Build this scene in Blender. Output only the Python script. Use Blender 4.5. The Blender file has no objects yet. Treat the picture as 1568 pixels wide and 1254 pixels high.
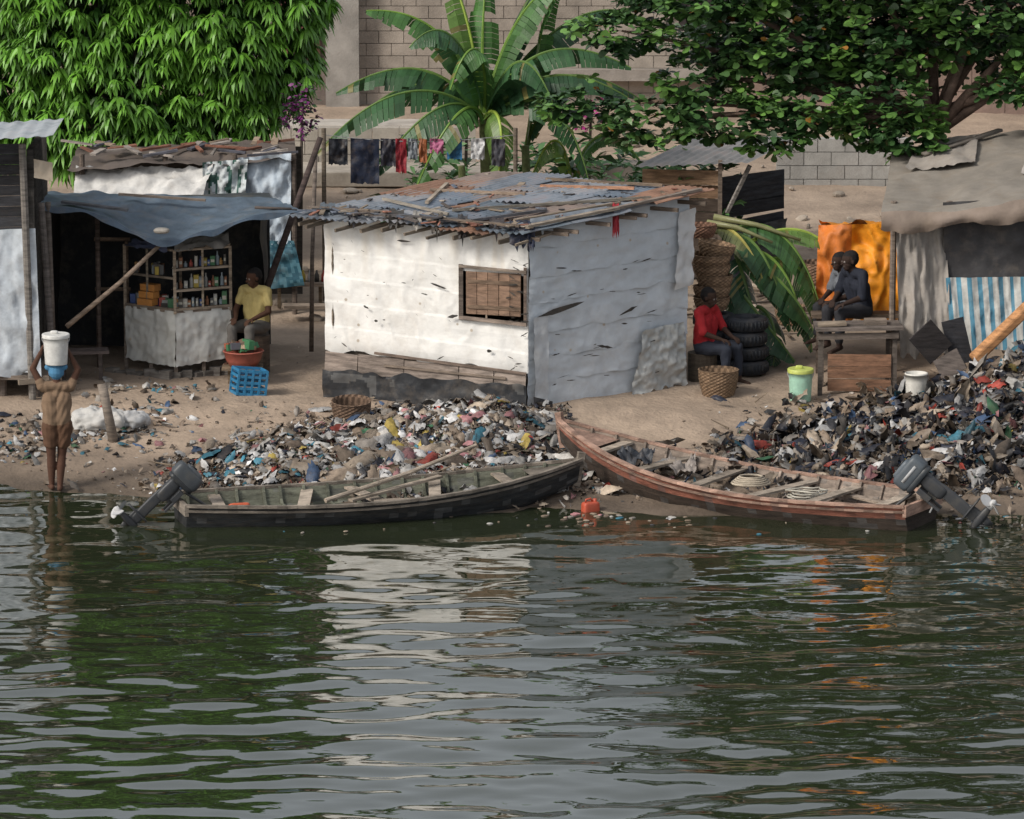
import bpy, math, random, numpy as np
from mathutils import Vector, Matrix, noise
random.seed(7); rng=np.random.default_rng(7)
sc=bpy.context.scene
R=random.uniform
def V(*a): return Vector(a[0] if len(a)==1 else a)

# ---------------------------------------------------------------- materials
def mat(name, rough=.85, nscale=5, ncon=.3, stretch=(1,1,1), bump=.3, bscale=25, bdist=.01, trans=0, spec=.3,
        dirt=0, dirtcol=(.12,.08,.05), dirtscale=3, metallic=0, col=None, spots=0):
    m=bpy.data.materials.new(name); m.use_nodes=True
    N=m.node_tree.nodes; L=m.node_tree.links; N.clear()
    out=N.new('ShaderNodeOutputMaterial'); p=N.new('ShaderNodeBsdfPrincipled')
    p.inputs['Roughness'].default_value=rough; p.inputs['Metallic'].default_value=metallic
    p.inputs['Specular IOR Level'].default_value=spec
    tc=N.new('ShaderNodeTexCoord'); mp=N.new('ShaderNodeMapping'); mp.inputs['Scale'].default_value=stretch
    L.new(tc.outputs['Object'],mp.inputs[0])
    if col is None:
        a=N.new('ShaderNodeAttribute'); a.attribute_name='Col'; src=a.outputs['Color']
    else:
        a=N.new('ShaderNodeRGB'); a.outputs[0].default_value=(*col,1); src=a.outputs[0]
    c=src
    if ncon:
        n=N.new('ShaderNodeTexNoise'); n.inputs['Scale'].default_value=nscale; n.inputs['Detail'].default_value=4
        n.inputs['Roughness'].default_value=.65
        L.new(mp.outputs[0],n.inputs['Vector'])
        mr=N.new('ShaderNodeMapRange'); mr.inputs[1].default_value=.3; mr.inputs[2].default_value=.7
        mr.inputs[3].default_value=1-ncon; mr.inputs[4].default_value=1+ncon*.6
        L.new(n.outputs['Fac'],mr.inputs[0])
        mx=N.new('ShaderNodeMixRGB'); mx.blend_type='MULTIPLY'; mx.inputs[0].default_value=1
        L.new(src,mx.inputs[1]); L.new(mr.outputs[0],mx.inputs[2]); c=mx.outputs[0]
    if dirt:
        d=N.new('ShaderNodeTexNoise'); d.inputs['Scale'].default_value=dirtscale; d.inputs['Detail'].default_value=6
        d.inputs['Roughness'].default_value=.7
        L.new(mp.outputs[0],d.inputs['Vector'])
        r=N.new('ShaderNodeMapRange'); r.inputs[1].default_value=.5; r.inputs[2].default_value=.75
        r.inputs[3].default_value=0; r.inputs[4].default_value=dirt
        L.new(d.outputs['Fac'],r.inputs[0])
        m2=N.new('ShaderNodeMixRGB'); L.new(r.outputs[0],m2.inputs[0]); L.new(c,m2.inputs[1])
        m2.inputs[2].default_value=(*dirtcol,1); c=m2.outputs[0]
    if spots:
        d=N.new('ShaderNodeTexVoronoi'); d.inputs['Scale'].default_value=spots; d.inputs['Randomness'].default_value=1
        L.new(tc.outputs['Object'],d.inputs['Vector'])
        r=N.new('ShaderNodeMapRange'); r.inputs[1].default_value=.05; r.inputs[2].default_value=.09
        r.inputs[3].default_value=.85; r.inputs[4].default_value=0
        L.new(d.outputs['Distance'],r.inputs[0])
        m2=N.new('ShaderNodeMixRGB'); L.new(r.outputs[0],m2.inputs[0]); L.new(c,m2.inputs[1])
        m2.inputs[2].default_value=(*dirtcol,1); c=m2.outputs[0]
    L.new(c,p.inputs['Base Color'])
    if bump:
        b=N.new('ShaderNodeTexNoise'); b.inputs['Scale'].default_value=bscale; b.inputs['Detail'].default_value=3
        L.new(mp.outputs[0],b.inputs['Vector'])
        bp=N.new('ShaderNodeBump'); bp.inputs['Strength'].default_value=bump; bp.inputs['Distance'].default_value=bdist
        L.new(b.outputs['Fac'],bp.inputs['Height']); L.new(bp.outputs[0],p.inputs['Normal'])
    if trans:
        t=N.new('ShaderNodeBsdfTranslucent'); L.new(c,t.inputs[0]); ms=N.new('ShaderNodeMixShader'); ms.inputs[0].default_value=trans
        L.new(p.outputs[0],ms.inputs[1]); L.new(t.outputs[0],ms.inputs[2]); L.new(ms.outputs[0],out.inputs[0])
    else: L.new(p.outputs[0],out.inputs[0])
    return m

MW=mat('weathered_wood',nscale=4,ncon=.55,stretch=(1,1,6),bump=.6,bscale=30,dirt=.6,dirtcol=(.05,.04,.035))
MWX=mat('weathered_boat_wood',nscale=3,ncon=.6,stretch=(1,1,5),bump=.7,bscale=25,dirt=.75,dirtcol=(.055,.045,.035),dirtscale=4,rough=.8)
MC=mat('dirty_tarp',nscale=2.5,ncon=.22,bump=.5,bscale=9,bdist=.02,dirt=.4,dirtcol=(.2,.15,.1),dirtscale=2.2,rough=.7)
MHUT=mat('white_tarp_sheet',nscale=3,ncon=.12,bump=.6,bscale=7,bdist=.02,dirt=.32,dirtcol=(.42,.35,.27),dirtscale=2.3,rough=.55,spots=3.4)
MT=mat('tarpaulin',nscale=4,ncon=.3,bump=.5,bscale=10,bdist=.02,dirt=.4,dirtcol=(.22,.18,.14),dirtscale=3,rough=.55)
MM=mat('corrugated_iron',nscale=3,ncon=.45,bump=.25,bscale=40,dirt=.55,dirtcol=(.20,.10,.06),dirtscale=3.0,rough=.55,metallic=.15)
MP=mat('worn_plastic',nscale=8,ncon=.2,bump=.15,bscale=40,dirt=.4,dirtcol=(.12,.1,.07),dirtscale=6,rough=.45,spec=.45)
MB_=mat('concrete_block',nscale=2,ncon=.3,bump=.6,bscale=30,dirt=.6,dirtcol=(.19,.16,.135),dirtscale=1.2)
ML=mat('leaf',ncon=0,bump=0,rough=.45,spec=.45)
MBN=mat('banana_leaf',nscale=3,ncon=.3,bump=.25,bscale=40,trans=.3,rough=.4,spec=.45)
MBK=mat('bark',nscale=8,ncon=.5,bump=.8,bscale=20)
MG=mat('garbage',nscale=14,ncon=.4,bump=.4,bscale=40,rough=.5,dirt=.45,dirtcol=(.13,.095,.07),dirtscale=8)
MS=mat('cloth',nscale=10,ncon=.15,bump=.3,bscale=60,rough=.85)
MK=mat('basket_weave',nscale=14,ncon=.45,bump=.5,bscale=60)
MR=mat('rubber',nscale=8,ncon=.3,bump=.3,bscale=40,rough=.7,dirt=.5,dirtcol=(.12,.1,.08))

# ---------------------------------------------------------------- mesh building
def ROOT(name,loc=(0,0,0)):
    e=bpy.data.objects.new(name,None); e.location=loc; e.empty_display_size=.2; sc.collection.objects.link(e); return e
def finish(me,name,mt,parent,smooth,center=True):
    me.materials.append(mt)
    n=len(me.vertices); co=np.empty(n*3,dtype=np.float32); me.vertices.foreach_get('co',co); co=co.reshape(-1,3)
    o=bpy.data.objects.new(name,me); sc.collection.objects.link(o)
    if center:
        c=(co.min(0)+co.max(0))/2; co-=c; me.vertices.foreach_set('co',co.ravel()); o.location=[float(v) for v in c]
    me.polygons.foreach_set('use_smooth',np.full(len(me.polygons),smooth,dtype=bool)); me.update()
    if parent:
        o.parent=parent; o.matrix_parent_inverse=Matrix.Translation(-parent.location)
    return o
def mk(name,co,F,C,mt,parent=None,smooth=False,center=True):
    F=np.asarray(F,dtype=np.int32); k=F.shape[1]; me=bpy.data.meshes.new(name)
    co=np.asarray(co,dtype=np.float32)
    me.vertices.add(len(co)); me.vertices.foreach_set('co',co.ravel())
    me.loops.add(F.size); me.loops.foreach_set('vertex_index',F.ravel())
    me.polygons.add(len(F)); me.polygons.foreach_set('loop_start',np.arange(0,F.size,k,dtype=np.int32))
    me.update(calc_edges=True)
    a=me.color_attributes.new('Col','FLOAT_COLOR','CORNER')
    C=np.asarray(C,dtype=np.float32)
    if C.ndim==1: C=np.tile(C,(len(F),1))
    CC=np.repeat(C,k,axis=0)
    a.data.foreach_set('color',np.concatenate([CC,np.ones((len(CC),1),dtype=np.float32)],1).ravel())
    return finish(me,name,mt,parent,smooth,center)
class B:
    def __init__(s): s.v=[];s.f=[];s.c=[];s.M=None
    def add(s,vs,fs,col):
        n=len(s.v); M=s.M
        for p in vs:
            p=Vector(p); s.v.append(tuple(M@p if M else p))
        for i,f in enumerate(fs):
            s.f.append(tuple(n+j for j in f))
            s.c.append(col[i] if isinstance(col,list) else col)
    def box(s,c,d,col,rot=None):
        c=V(c); vs=[]
        for x in(-.5,.5):
            for y in(-.5,.5):
                for z in(-.5,.5):
                    p=V(x*d[0],y*d[1],z*d[2]); p=(rot@p if rot else p)+c; vs.append(p)
        s.add(vs,[(0,1,3,2),(4,6,7,5),(0,4,5,1),(2,3,7,6),(0,2,6,4),(1,5,7,3)],col)
    def beam(s,p,q,w,h,col,up=(0,0,1)):
        p=V(p);q=V(q);d=(q-p).normalized();u=V(up)
        if abs(d.dot(u))>.95:u=V(0,1,0)
        a=d.cross(u).normalized()*w/2;b=a.cross(d).normalized()*h/2
        vs=[p-a-b,p+a-b,p+a+b,p-a+b,q-a-b,q+a-b,q+a+b,q-a+b]
        s.add(vs,[(0,1,2,3),(7,6,5,4),(0,4,5,1),(1,5,6,2),(2,6,7,3),(3,7,4,0)],col)
    def tube(s,pts,rs,col,n=8,caps=True):
        pts=[V(p) for p in pts]
        if not hasattr(rs,'__len__'): rs=[rs]*len(pts)
        vs=[];ref=V(.13,.31,.94)
        for i,p in enumerate(pts):
            d=(pts[min(i+1,len(pts)-1)]-pts[max(i-1,0)]).normalized()
            a=d.cross(ref).normalized();b=d.cross(a)
            for k in range(n):
                t=2*math.pi*k/n; vs.append(p+(a*math.cos(t)+b*math.sin(t))*rs[i])
        fs=[(i*n+k,i*n+(k+1)%n,(i+1)*n+(k+1)%n,(i+1)*n+k) for i in range(len(pts)-1) for k in range(n)]
        if caps: fs+= [tuple(range(n-1,-1,-1)),tuple((len(pts)-1)*n+k for k in range(n))]
        s.add(vs,fs,col)
    def capsule(s,p,q,r1,r2,col=(1,1,1),n=12):
        p=V(p);q=V(q);d=q-p
        if d.length<1e-5:d=V(0,0,.001)
        d.normalize();pts=[];rs=[]
        for a in(85,60,30): pts.append(p-d*r1*math.sin(math.radians(a)));rs.append(r1*math.cos(math.radians(a)))
        pts+= [p,q];rs+=[r1,r2]
        for a in(30,60,85): pts.append(q+d*r2*math.sin(math.radians(a)));rs.append(r2*math.cos(math.radians(a)))
        ref=V(.13,.31,.94)
        if abs(d.dot(ref))>.9: ref=V(1,0,0)
        a=d.cross(ref).normalized();b=d.cross(a);vs=[]
        for pp,r in zip(pts,rs):
            for k in range(n):
                t=2*math.pi*k/n; vs.append(pp+(a*math.cos(t)+b*math.sin(t))*r)
        m=len(pts)
        fs=[(i*n+k,i*n+(k+1)%n,(i+1)*n+(k+1)%n,(i+1)*n+k) for i in range(m-1) for k in range(n)]
        fs+=[tuple(range(n-1,-1,-1)),tuple((m-1)*n+k for k in range(n))]
        s.add(vs,fs,col)
    def sup(s,c,r,col,e=.6,nu=18,nv=10,rot=None):
        c=V(c);vs=[]
        f=lambda x:math.copysign(abs(x)**e,x)
        for j in range(nv+1):
            b=-math.pi/2+math.pi*j/nv
            for i in range(nu):
                a=2*math.pi*i/nu
                p=V(r[0]*f(math.cos(b))*f(math.cos(a)),r[1]*f(math.cos(b))*f(math.sin(a)),r[2]*f(math.sin(b)))
                vs.append((rot@p if rot else p)+c)
        s.add(vs,[(j*nu+i,j*nu+(i+1)%nu,(j+1)*nu+(i+1)%nu,(j+1)*nu+i) for j in range(nv) for i in range(nu)],col)
    def lathe(s,prof,c,cols,n=28,weave=0,rot=None,sx=1):
        c=V(c);vs=[];fs=[];cc=[]
        for j,(r,z) in enumerate(prof):
            for i in range(n):
                a=2*math.pi*i/n; rr=r+(weave*(1 if (i+j)%2 else -1) if weave else 0)
                p=V(rr*math.cos(a)*sx,rr*math.sin(a),z); vs.append((rot@p if rot else p)+c)
        for j in range(len(prof)-1):
            for i in range(n):
                fs.append((j*n+i,j*n+(i+1)%n,(j+1)*n+(i+1)%n,(j+1)*n+i))
                k=cols[j%len(cols)] if isinstance(cols,list) else cols
                if weave and (i+j)%2: k=tuple(x*.6 for x in k)
                cc.append(k)
        s.add(vs,fs,cc)
    def sheet(s,a,b,c,d,nu,nv,amp,fu,fv,colf,seed=0,sag=0,edge=0,hole=None,hf=None,top=0):
        # a,b bottom-left,right ; c,d top-right,left
        a,b,c,d=V(a),V(b),V(c),V(d); nn=(b-a).cross(d-a).normalized(); vs=[];fs=[];cc=[]
        for j in range(nv+1):
            v=j/nv
            for i in range(nu+1):
                u=i/nu; p=(a*(1-u)+b*u)*(1-v)+(d*(1-u)+c*u)*v
                hh=noise.noise(V(u*fu+seed*3.1,v*fv+seed,seed*.7))+.5*noise.noise(V(u*fu*2.3+seed,v*fv*2.3,seed+5))
                q=abs(noise.noise(V(u*fu*2+v*2+seed,v*fv*1.4-u,seed+9)))
                if q<.2: hh+=.35*(1-q*5)
                p=p+nn*hh*amp
                if hf: p=p+nn*hf(u,v)
                p.z-=sag*4*u*(1-u)*(v if sag>0 else (1-v))
                if edge and j==0: p.z+=edge*noise.noise(V(u*9+seed,0,seed))
                if top and j==nv: p.z+=top*noise.noise(V(u*11+seed,4,seed))
                vs.append(p)
        for j in range(nv):
            for i in range(nu):
                u=(i+.5)/nu;v=(j+.5)/nv
                if hole and hole(u,v): continue
                fs.append((j*(nu+1)+i,j*(nu+1)+i+1,(j+1)*(nu+1)+i+1,(j+1)*(nu+1)+i))
                cc.append(colf(u,v) if callable(colf) else colf)
        s.add(vs,fs,cc)
    def build(s,name,mt,parent=None,smooth=False,bevel=0):
        me=bpy.data.meshes.new(name); me.from_pydata(s.v,[],s.f)
        a=me.color_attributes.new('Col','FLOAT_COLOR','CORNER')
        k=np.array([len(f) for f in s.f]); CC=np.repeat(np.array(s.c,dtype=np.float32),k,axis=0)
        a.data.foreach_set('color',np.concatenate([CC,np.ones((len(CC),1),dtype=np.float32)],1).ravel())
        o=finish(me,name,mt,parent,smooth)
        if bevel:
            m=o.modifiers.new('bev','BEVEL'); m.width=bevel; m.segments=2; m.limit_method='ANGLE'
        return o
def jit(c,a=.15):
    k=1+R(-a,a); return tuple(min(1,max(0,x*k)) for x in c)

# ---------------------------------------------------------------- terrain
YS=np.array([-400,-20,-2,0,2,4,6,8,12,20,30,60,500.]); ZS=np.array([-6,-3,-.42,0,.22,.5,.6,.65,.8,1.25,1.6,2.0,2.5])
_w=[(rng.uniform(-1,1)*f,rng.uniform(-1,1)*f,rng.uniform(0,6.28),.035/f**.8) for f in (1,1.3,2,2.6,3.5,5,7,9,12,15,19) for _ in range(3)]
def H(x,y,rough=True):
    x=np.asarray(x,dtype=float);y=np.asarray(y,dtype=float)
    sh=1.7/(1+np.exp((x+4.3)*2.2))-.3+.25*np.sin(x*1.3)*.5
    fade=np.clip((5-y)/4,0,1); z=np.interp(y-sh*fade,YS,ZS)
    g=lambda cx,cy,sx,sy,h:h*np.exp(-((x-cx)/sx)**2-((y-cy)/sy)**2)
    m=g(7.1,3.2,1.6,1.1,.84)+g(4.6,2.0,1.2,.8,.26)+g(8.9,3,1.6,1.3,.4)+g(-.9,2.8,1.3,.65,.32)+g(-2.6,1.6,1.1,.7,.22)+g(-.2,2.6,.6,.6,.16)+g(5.9,1.2,1.4,.7,.24)
    z=z+m
    if rough:
        for a,b,c,d in _w: z=z+d*.35*np.sin(a*x*1.7+b*y*1.7+c)
        z=z+m*.35*np.sin(x*5+y*2)*np.sin(y*6-x*1.5)*.6
    return z
def h(x,y): return float(H(x,y))
def axis(a,b,st,far):
    c=np.arange(a,b+1e-6,st); o=[];d=st;p=b
    while p<far: d*=1.35;p+=d;o.append(p)
    o2=[];d=st;p=a
    while p>-far: d*=1.35;p-=d;o2.append(p)
    return np.array(o2[::-1]+list(c)+o)
def gridF(nx,ny):
    i,j=np.meshgrid(np.arange(nx-1),np.arange(ny-1)); a=(j*nx+i).ravel()
    return np.stack([a,a+1,a+nx+1,a+nx],1)
gx=axis(-9,9,.06,450); gy=axis(-3,12,.06,450)
X,Y=np.meshgrid(gx,gy); Z=H(X,Y)
gm=mat('ground_sand',nscale=.9,ncon=.32,bump=.8,bscale=14,bdist=.03,dirt=.6,dirtcol=(.17,.13,.10),dirtscale=1.3,rough=.95,col=(.34,.262,.198))
# soaked sand near the water line is darker (by height)
N=gm.node_tree.nodes;L=gm.node_tree.links;pb=[n for n in N if n.type=='BSDF_PRINCIPLED'][0]
src=pb.inputs['Base Color'].links[0].from_socket
geo=N.new('ShaderNodeNewGeometry');sx=N.new('ShaderNodeSeparateXYZ');L.new(geo.outputs['Position'],sx.inputs[0])
mr=N.new('ShaderNodeMapRange');mr.inputs[1].default_value=.03;mr.inputs[2].default_value=.3;mr.inputs[3].default_value=.35;mr.inputs[4].default_value=1
L.new(sx.outputs[2],mr.inputs[0]);mm=N.new('ShaderNodeMixRGB');mm.blend_type='MULTIPLY';mm.inputs[0].default_value=1
L.new(src,mm.inputs[1]);L.new(mr.outputs[0],mm.inputs[2]);L.new(mm.outputs[0],pb.inputs['Base Color'])
mk('ground',np.stack([X.ravel(),Y.ravel(),Z.ravel()],1),gridF(len(gx),len(gy)),(.3,.22,.16),gm,smooth=True,center=False)

# ---------------------------------------------------------------- water
wx=axis(-8.5,8.5,.05,420); wy=axis(-16,3.5,.035,420); wy=wy[wy<9]
X,Y=np.meshgrid(wx,wy); Z=np.zeros_like(X)
wr=np.random.default_rng(3)
for lam,cnt,sl in((2.4,5,.011),(1.3,6,.018),(.8,8,.022),(.5,8,.021),(.32,8,.012),(.2,6,.005)):
    for _ in range(cnt):
        l=lam*wr.uniform(.8,1.25); k=2*math.pi/l; th=math.pi/2+wr.normal(0,.27)
        Z+= sl/k*np.sin(k*(math.cos(th)*X+math.sin(th)*Y)+wr.uniform(0,6.28)+.8*np.sin(X*.7+wr.uniform(0,6)))
calm=np.clip(.40+np.clip(-Y-1,0,99)/12*.85,.3,1.25); patch=.88+.3*np.sin(X*.45+1+.3*Y)*np.sin(Y*.5+X*.2)
near=(np.abs(X)<9.5)&(Y>-17.5)
Z=Z*calm*patch*np.where(near,1,.0)
wm=bpy.data.materials.new('river_water');wm.use_nodes=True;N=wm.node_tree.nodes;L=wm.node_tree.links;p=N['Principled BSDF']
p.inputs['Base Color'].default_value=(.022,.028,.014,1);p.inputs['Roughness'].default_value=.02;p.inputs['IOR'].default_value=2.6
tc=N.new('ShaderNodeTexCoord');mp=N.new('ShaderNodeMapping');mp.inputs['Scale'].default_value=(.6,1.2,1);L.new(tc.outputs['Object'],mp.inputs[0])
n=N.new('ShaderNodeTexNoise');n.inputs['Scale'].default_value=5;n.inputs['Detail'].default_value=2;L.new(mp.outputs[0],n.inputs['Vector'])
bp=N.new('ShaderNodeBump');bp.inputs['Strength'].default_value=.12;bp.inputs['Distance'].default_value=.02;L.new(n.outputs['Fac'],bp.inputs['Height']);L.new(bp.outputs[0],p.inputs['Normal'])
mk('water',np.stack([X.ravel(),Y.ravel(),Z.ravel()],1),gridF(len(wx),len(wy)),(.1,.1,.1),wm,smooth=True,center=False)

# ---------------------------------------------------------------- leaves
def leaves(name,P,D,Ln,W,droop,C,mt,parent,prof,side_rand=.5):
    P=np.asarray(P);D=np.asarray(D);D=D/np.linalg.norm(D,axis=1,keepdims=True);n=len(P)
    up=np.tile(np.array([0,0,1.]),(n,1))+rng.normal(0,side_rand,(n,3)); S=np.cross(D,up);S/=np.linalg.norm(S,axis=1,keepdims=True)+1e-6
    K=len(prof);co=np.zeros((n,K,2,3))
    for k,(t,w) in enumerate(prof):
        c=P+D*(Ln*t)[:,None];c[:,2]-=droop*Ln*t*t
        co[:,k,0]=c-S*(W*w)[:,None];co[:,k,1]=c+S*(W*w)[:,None]
    base=(np.arange(n)*K*2)[:,None]
    F=np.concatenate([base+np.array([[2*k,2*k+1,2*k+3,2*k+2]]) for k in range(K-1)],1).reshape(-1,4)
    return mk(name,co.reshape(-1,3),F,np.repeat(C,K-1,axis=0),mt,parent)
def crown_pts(blobs,dens,shell=(.75,1.06),back=.45):
    Ps=[];Ns=[];Sh=[]
    bl=[(np.array(c,dtype=float),np.array(r,dtype=float)) for c,r in blobs]
    for i,(c,r) in enumerate(bl):
        area=4*math.pi*((r[0]*r[1])**1.6/3+(r[0]*r[2])**1.6/3+(r[1]*r[2])**1.6/3)**(1/1.6)
        n=int(area*dens);d=rng.normal(size=(n,3));d/=np.linalg.norm(d,axis=1,keepdims=True)
        d=d[(d[:,1]<back)];n=len(d)
        rad=rng.uniform(shell[0],shell[1],n)+.1*np.sin(d[:,0]*7+i)*np.sin(d[:,2]*8+i)
        p=c+d*r*rad[:,None];keep=np.ones(n,bool)
        for j,(c2,r2) in enumerate(bl):
            if j!=i: keep&=np.linalg.norm((p-c2)/r2,axis=1)>.7
        Ps.append(p[keep]);Ns.append(d[keep]);Sh.append((rad[keep]-.7)/.4)
    return np.concatenate(Ps),np.concatenate(Ns),np.clip(np.concatenate(Sh),0,1)
def rosette(P,Nn,k,outw,down,lo,hi):
    n=len(P);PP=np.repeat(P,k,0);a=np.tile(np.arange(k)*2*math.pi/k,n)+np.repeat(rng.uniform(0,6.28,n),k)
    D=np.stack([np.cos(a),np.sin(a),np.full_like(a,down)+rng.normal(0,.3,n*k)],1)+np.repeat(Nn,k,0)*outw
    return PP+rng.normal(0,.015,PP.shape),D,rng.uniform(lo,hi,n*k)
def limb(b,pts,r0,r1,col=(.09,.07,.055)):
    n=len(pts); b.tube(pts,[r0+(r1-r0)*i/(n-1) for i in range(n)],col,8)

# mango tree
tr=ROOT('mango_tree',(-5.6,14,h(-5.6,14)))
mb=[((-7.3,14,3.5),(1.25,1.2,.95)),((-5.9,13.6,3.5),(1.15,1.2,.95)),((-4.65,13.8,3.3),(.8,.9,.75)),((-3.75,14,4.0),(.8,.9,.8)),
 ((-4.7,13.9,4.75),(1.3,1.2,1.0)),((-6.7,13.8,4.8),(1.4,1.2,1.1)),((-5.5,14.2,6.4),(2.2,2,1.7)),((-8,14.5,5.8),(1.9,1.8,1.8)),((-6.6,13.2,3.1),(.8,.7,.6)),
 ((-3.5,13.9,4.9),(.75,.8,.7)),((-5.3,14.3,8),(1.5,1.4,1.1)),((-3.6,14.5,6),(1.2,1.2,1.0)),((-5.3,13.2,3.0),(.6,.6,.5)),((-3.95,13.6,3.25),(.4,.5,.45)),((-7.4,14,7.6),(1.5,1.4,1.2)),((-5.7,13.4,4.3),(.7,.7,.6)),((-4.2,13.3,4.2),(.6,.6,.5)),((-7.0,13.2,4.2),(.7,.6,.5))]
P,Nn,S=crown_pts(mb,30)
# inner foliage closes the gaps; shade inside the crown painted as dark leaf colour
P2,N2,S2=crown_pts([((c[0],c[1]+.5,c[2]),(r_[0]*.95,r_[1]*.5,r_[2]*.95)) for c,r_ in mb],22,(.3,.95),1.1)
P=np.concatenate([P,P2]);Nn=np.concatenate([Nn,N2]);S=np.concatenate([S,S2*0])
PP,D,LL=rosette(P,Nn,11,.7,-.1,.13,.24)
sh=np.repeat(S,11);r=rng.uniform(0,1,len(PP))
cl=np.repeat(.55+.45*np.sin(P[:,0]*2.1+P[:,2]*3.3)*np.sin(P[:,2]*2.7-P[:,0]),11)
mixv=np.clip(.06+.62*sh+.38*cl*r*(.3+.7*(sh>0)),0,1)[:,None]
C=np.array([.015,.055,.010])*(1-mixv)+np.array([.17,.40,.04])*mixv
C*=rng.uniform(.7,1.25,(len(PP),1))
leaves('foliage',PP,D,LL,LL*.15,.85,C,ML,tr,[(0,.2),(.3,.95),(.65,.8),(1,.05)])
b=B();limb(b,[(-5.6,14,.7),(-5.7,14,1.8),(-5.5,14,2.8)],.28,.2)
for c,_ in mb: limb(b,[(-5.5,14,2.6),tuple(V(-5.5,14,2.6).lerp(V(c),.55)+V(0,0,.15)),c],.07,.02)
b.build('trunk',MBK,tr,True)

# almond tree (broad leaves)
tr=ROOT('almond_tree',(6.1,9.3,h(6.1,9.3)))
ab=[((1.0,9,3.95),(.6,.6,.3)),((1.95,8.8,3.72),(.7,.8,.32)),((1.55,9,5.0),(.7,.8,.28)),((2.6,9,4.35),(.6,.7,.28)),((3.0,8.6,3.85),(.8,.9,.38)),((3.7,9,4.95),(1.25,1,.62)),
 ((4.3,8.6,4.05),(.8,.9,.42)),((5.25,8.4,4.0),(.8,.8,.55)),((5.2,9,5.0),(1.0,1,.7)),((6.6,9,5.2),(1.4,1.2,.62)),((7.7,9,4.6),(.7,1,.5)),((2.7,9,5.5),(1.2,1.1,.3)),
 ((4.8,9.4,6.5),(2.6,1.9,1.3)),((7.8,9.6,6.3),(2,1.9,1.4)),((5.8,9.6,8),(2.2,1.9,1.2)),((3.6,8.3,3.62),(.5,.5,.24)),((5.6,8.1,3.6),(.45,.5,.25)),((7.3,8.3,4.3),(.8,.6,.2))]
P,Nn,S=crown_pts(ab,25,(.5,1.1))
# far side of the crown, its shade painted into darker leaf colour
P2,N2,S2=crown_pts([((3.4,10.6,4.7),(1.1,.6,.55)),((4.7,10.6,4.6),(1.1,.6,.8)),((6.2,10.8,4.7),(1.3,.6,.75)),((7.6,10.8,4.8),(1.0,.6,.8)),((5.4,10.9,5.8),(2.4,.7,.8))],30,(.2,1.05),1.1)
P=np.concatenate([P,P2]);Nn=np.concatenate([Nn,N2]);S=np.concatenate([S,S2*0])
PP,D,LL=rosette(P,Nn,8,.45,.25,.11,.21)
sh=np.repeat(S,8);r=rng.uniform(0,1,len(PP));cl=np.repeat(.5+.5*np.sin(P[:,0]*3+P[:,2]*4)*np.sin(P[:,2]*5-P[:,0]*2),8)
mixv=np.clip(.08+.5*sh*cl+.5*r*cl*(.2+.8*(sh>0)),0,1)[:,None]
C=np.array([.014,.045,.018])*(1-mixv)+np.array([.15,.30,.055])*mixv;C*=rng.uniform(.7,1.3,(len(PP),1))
yl=rng.uniform(0,1,len(PP))<.005;C[yl]=np.array([.3,.14,.03])
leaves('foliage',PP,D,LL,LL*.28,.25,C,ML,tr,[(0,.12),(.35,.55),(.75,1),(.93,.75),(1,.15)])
b=B();BC=(.19,.13,.10);limb(b,[(6.15,9.3,.7),(6.1,9.3,2.2),(6.0,9.3,3.3),(6.05,9.3,3.9)],.2,.14,BC)
for c,_ in ab: limb(b,[(6.03,9.3,3.5+R(0,.3)),tuple(V(6.03,9.3,3.7).lerp(V(c),.4)+V(0,0,.1)),tuple(V(6.03,9.3,3.7).lerp(V(c),.75)+V(0,0,.1)),c],.085,.015,BC)
for q in((7.3,9.0,4.35),(6.9,8.9,4.6),(5.6,8.9,4.6),(6.4,8.9,4.7)): limb(b,[(6.03,9.1,3.55),tuple(V(6.03,9.0,3.75).lerp(V(q),.5)+V(0,0,-.05)),q],.09,.045,BC)
b.build('trunk',MBK,tr,True)

# banana plant
def bez(pts,t):
    p=[V(q) for q in pts]
    while len(p)>1: p=[p[i].lerp(p[i+1],t) for i in range(len(p)-1)]
    return p[0]
def banana_leaf(b,pts,w,col,n=30,tear=.06,fold=.6):
    up=V(0,0,1)
    rib=(min(1,col[0]*2.4+.05),min(1,col[1]*1.9+.05),col[2]*1.5)
    mid=[bez(pts,i/n) for i in range(n+1)]
    b.tube(mid,[.03*(1-.8*i/n)+.004 for i in range(n+1)],rib,6)
    dirx=V(pts[-1])-V(pts[0]);s0=V(dirx.x,dirx.y,0).cross(up)
    if s0.length<.15: s0=V(.8,.3,0)
    s0.normalize()
    if s0.y>0: s0=-s0         # s0 points to the open (river) side
    for sgn in(1,-1):
        off=0
        for i in range(2,n):
            if random.random()<.3: off=R(-.18,.16)
            if random.random()<tear: continue
            t0=i/n;t1=(i+1-R(.0,.12))/n;vs=[]
            for t in(t0,t1):
                p=bez(pts,t);d=(bez(pts,min(1,t+.02))-bez(pts,t-.02)).normalized()
                s=(s0-d*s0.dot(d)).normalized(); nn=s.cross(d)
                if nn.z<0: nn=-nn
                W=w*(math.sin(min(1,max(0,(t-.02)/.98))**.75*math.pi*.96+.08))**.7
                for k in(0,.5,1):
                    an=(fold+off)*(.5+.7*k)
                    vs.append(p+s*sgn*W*k*math.cos(an)+d*W*k*.3-nn*W*k*math.sin(an)*.6-up*W*k*math.sin(an)*.6)
            c=jit(col,.2)
            if sgn<0: c=tuple(x*1.15 for x in c)
            if random.random()<.04: c=(.22,.20,.07)
            b.add(vs,[(0,1,4,3),(1,2,5,4)],c)
bp_=ROOT('banana_plant',(-.35,12,h(-.35,12)))
b=B()
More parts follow.
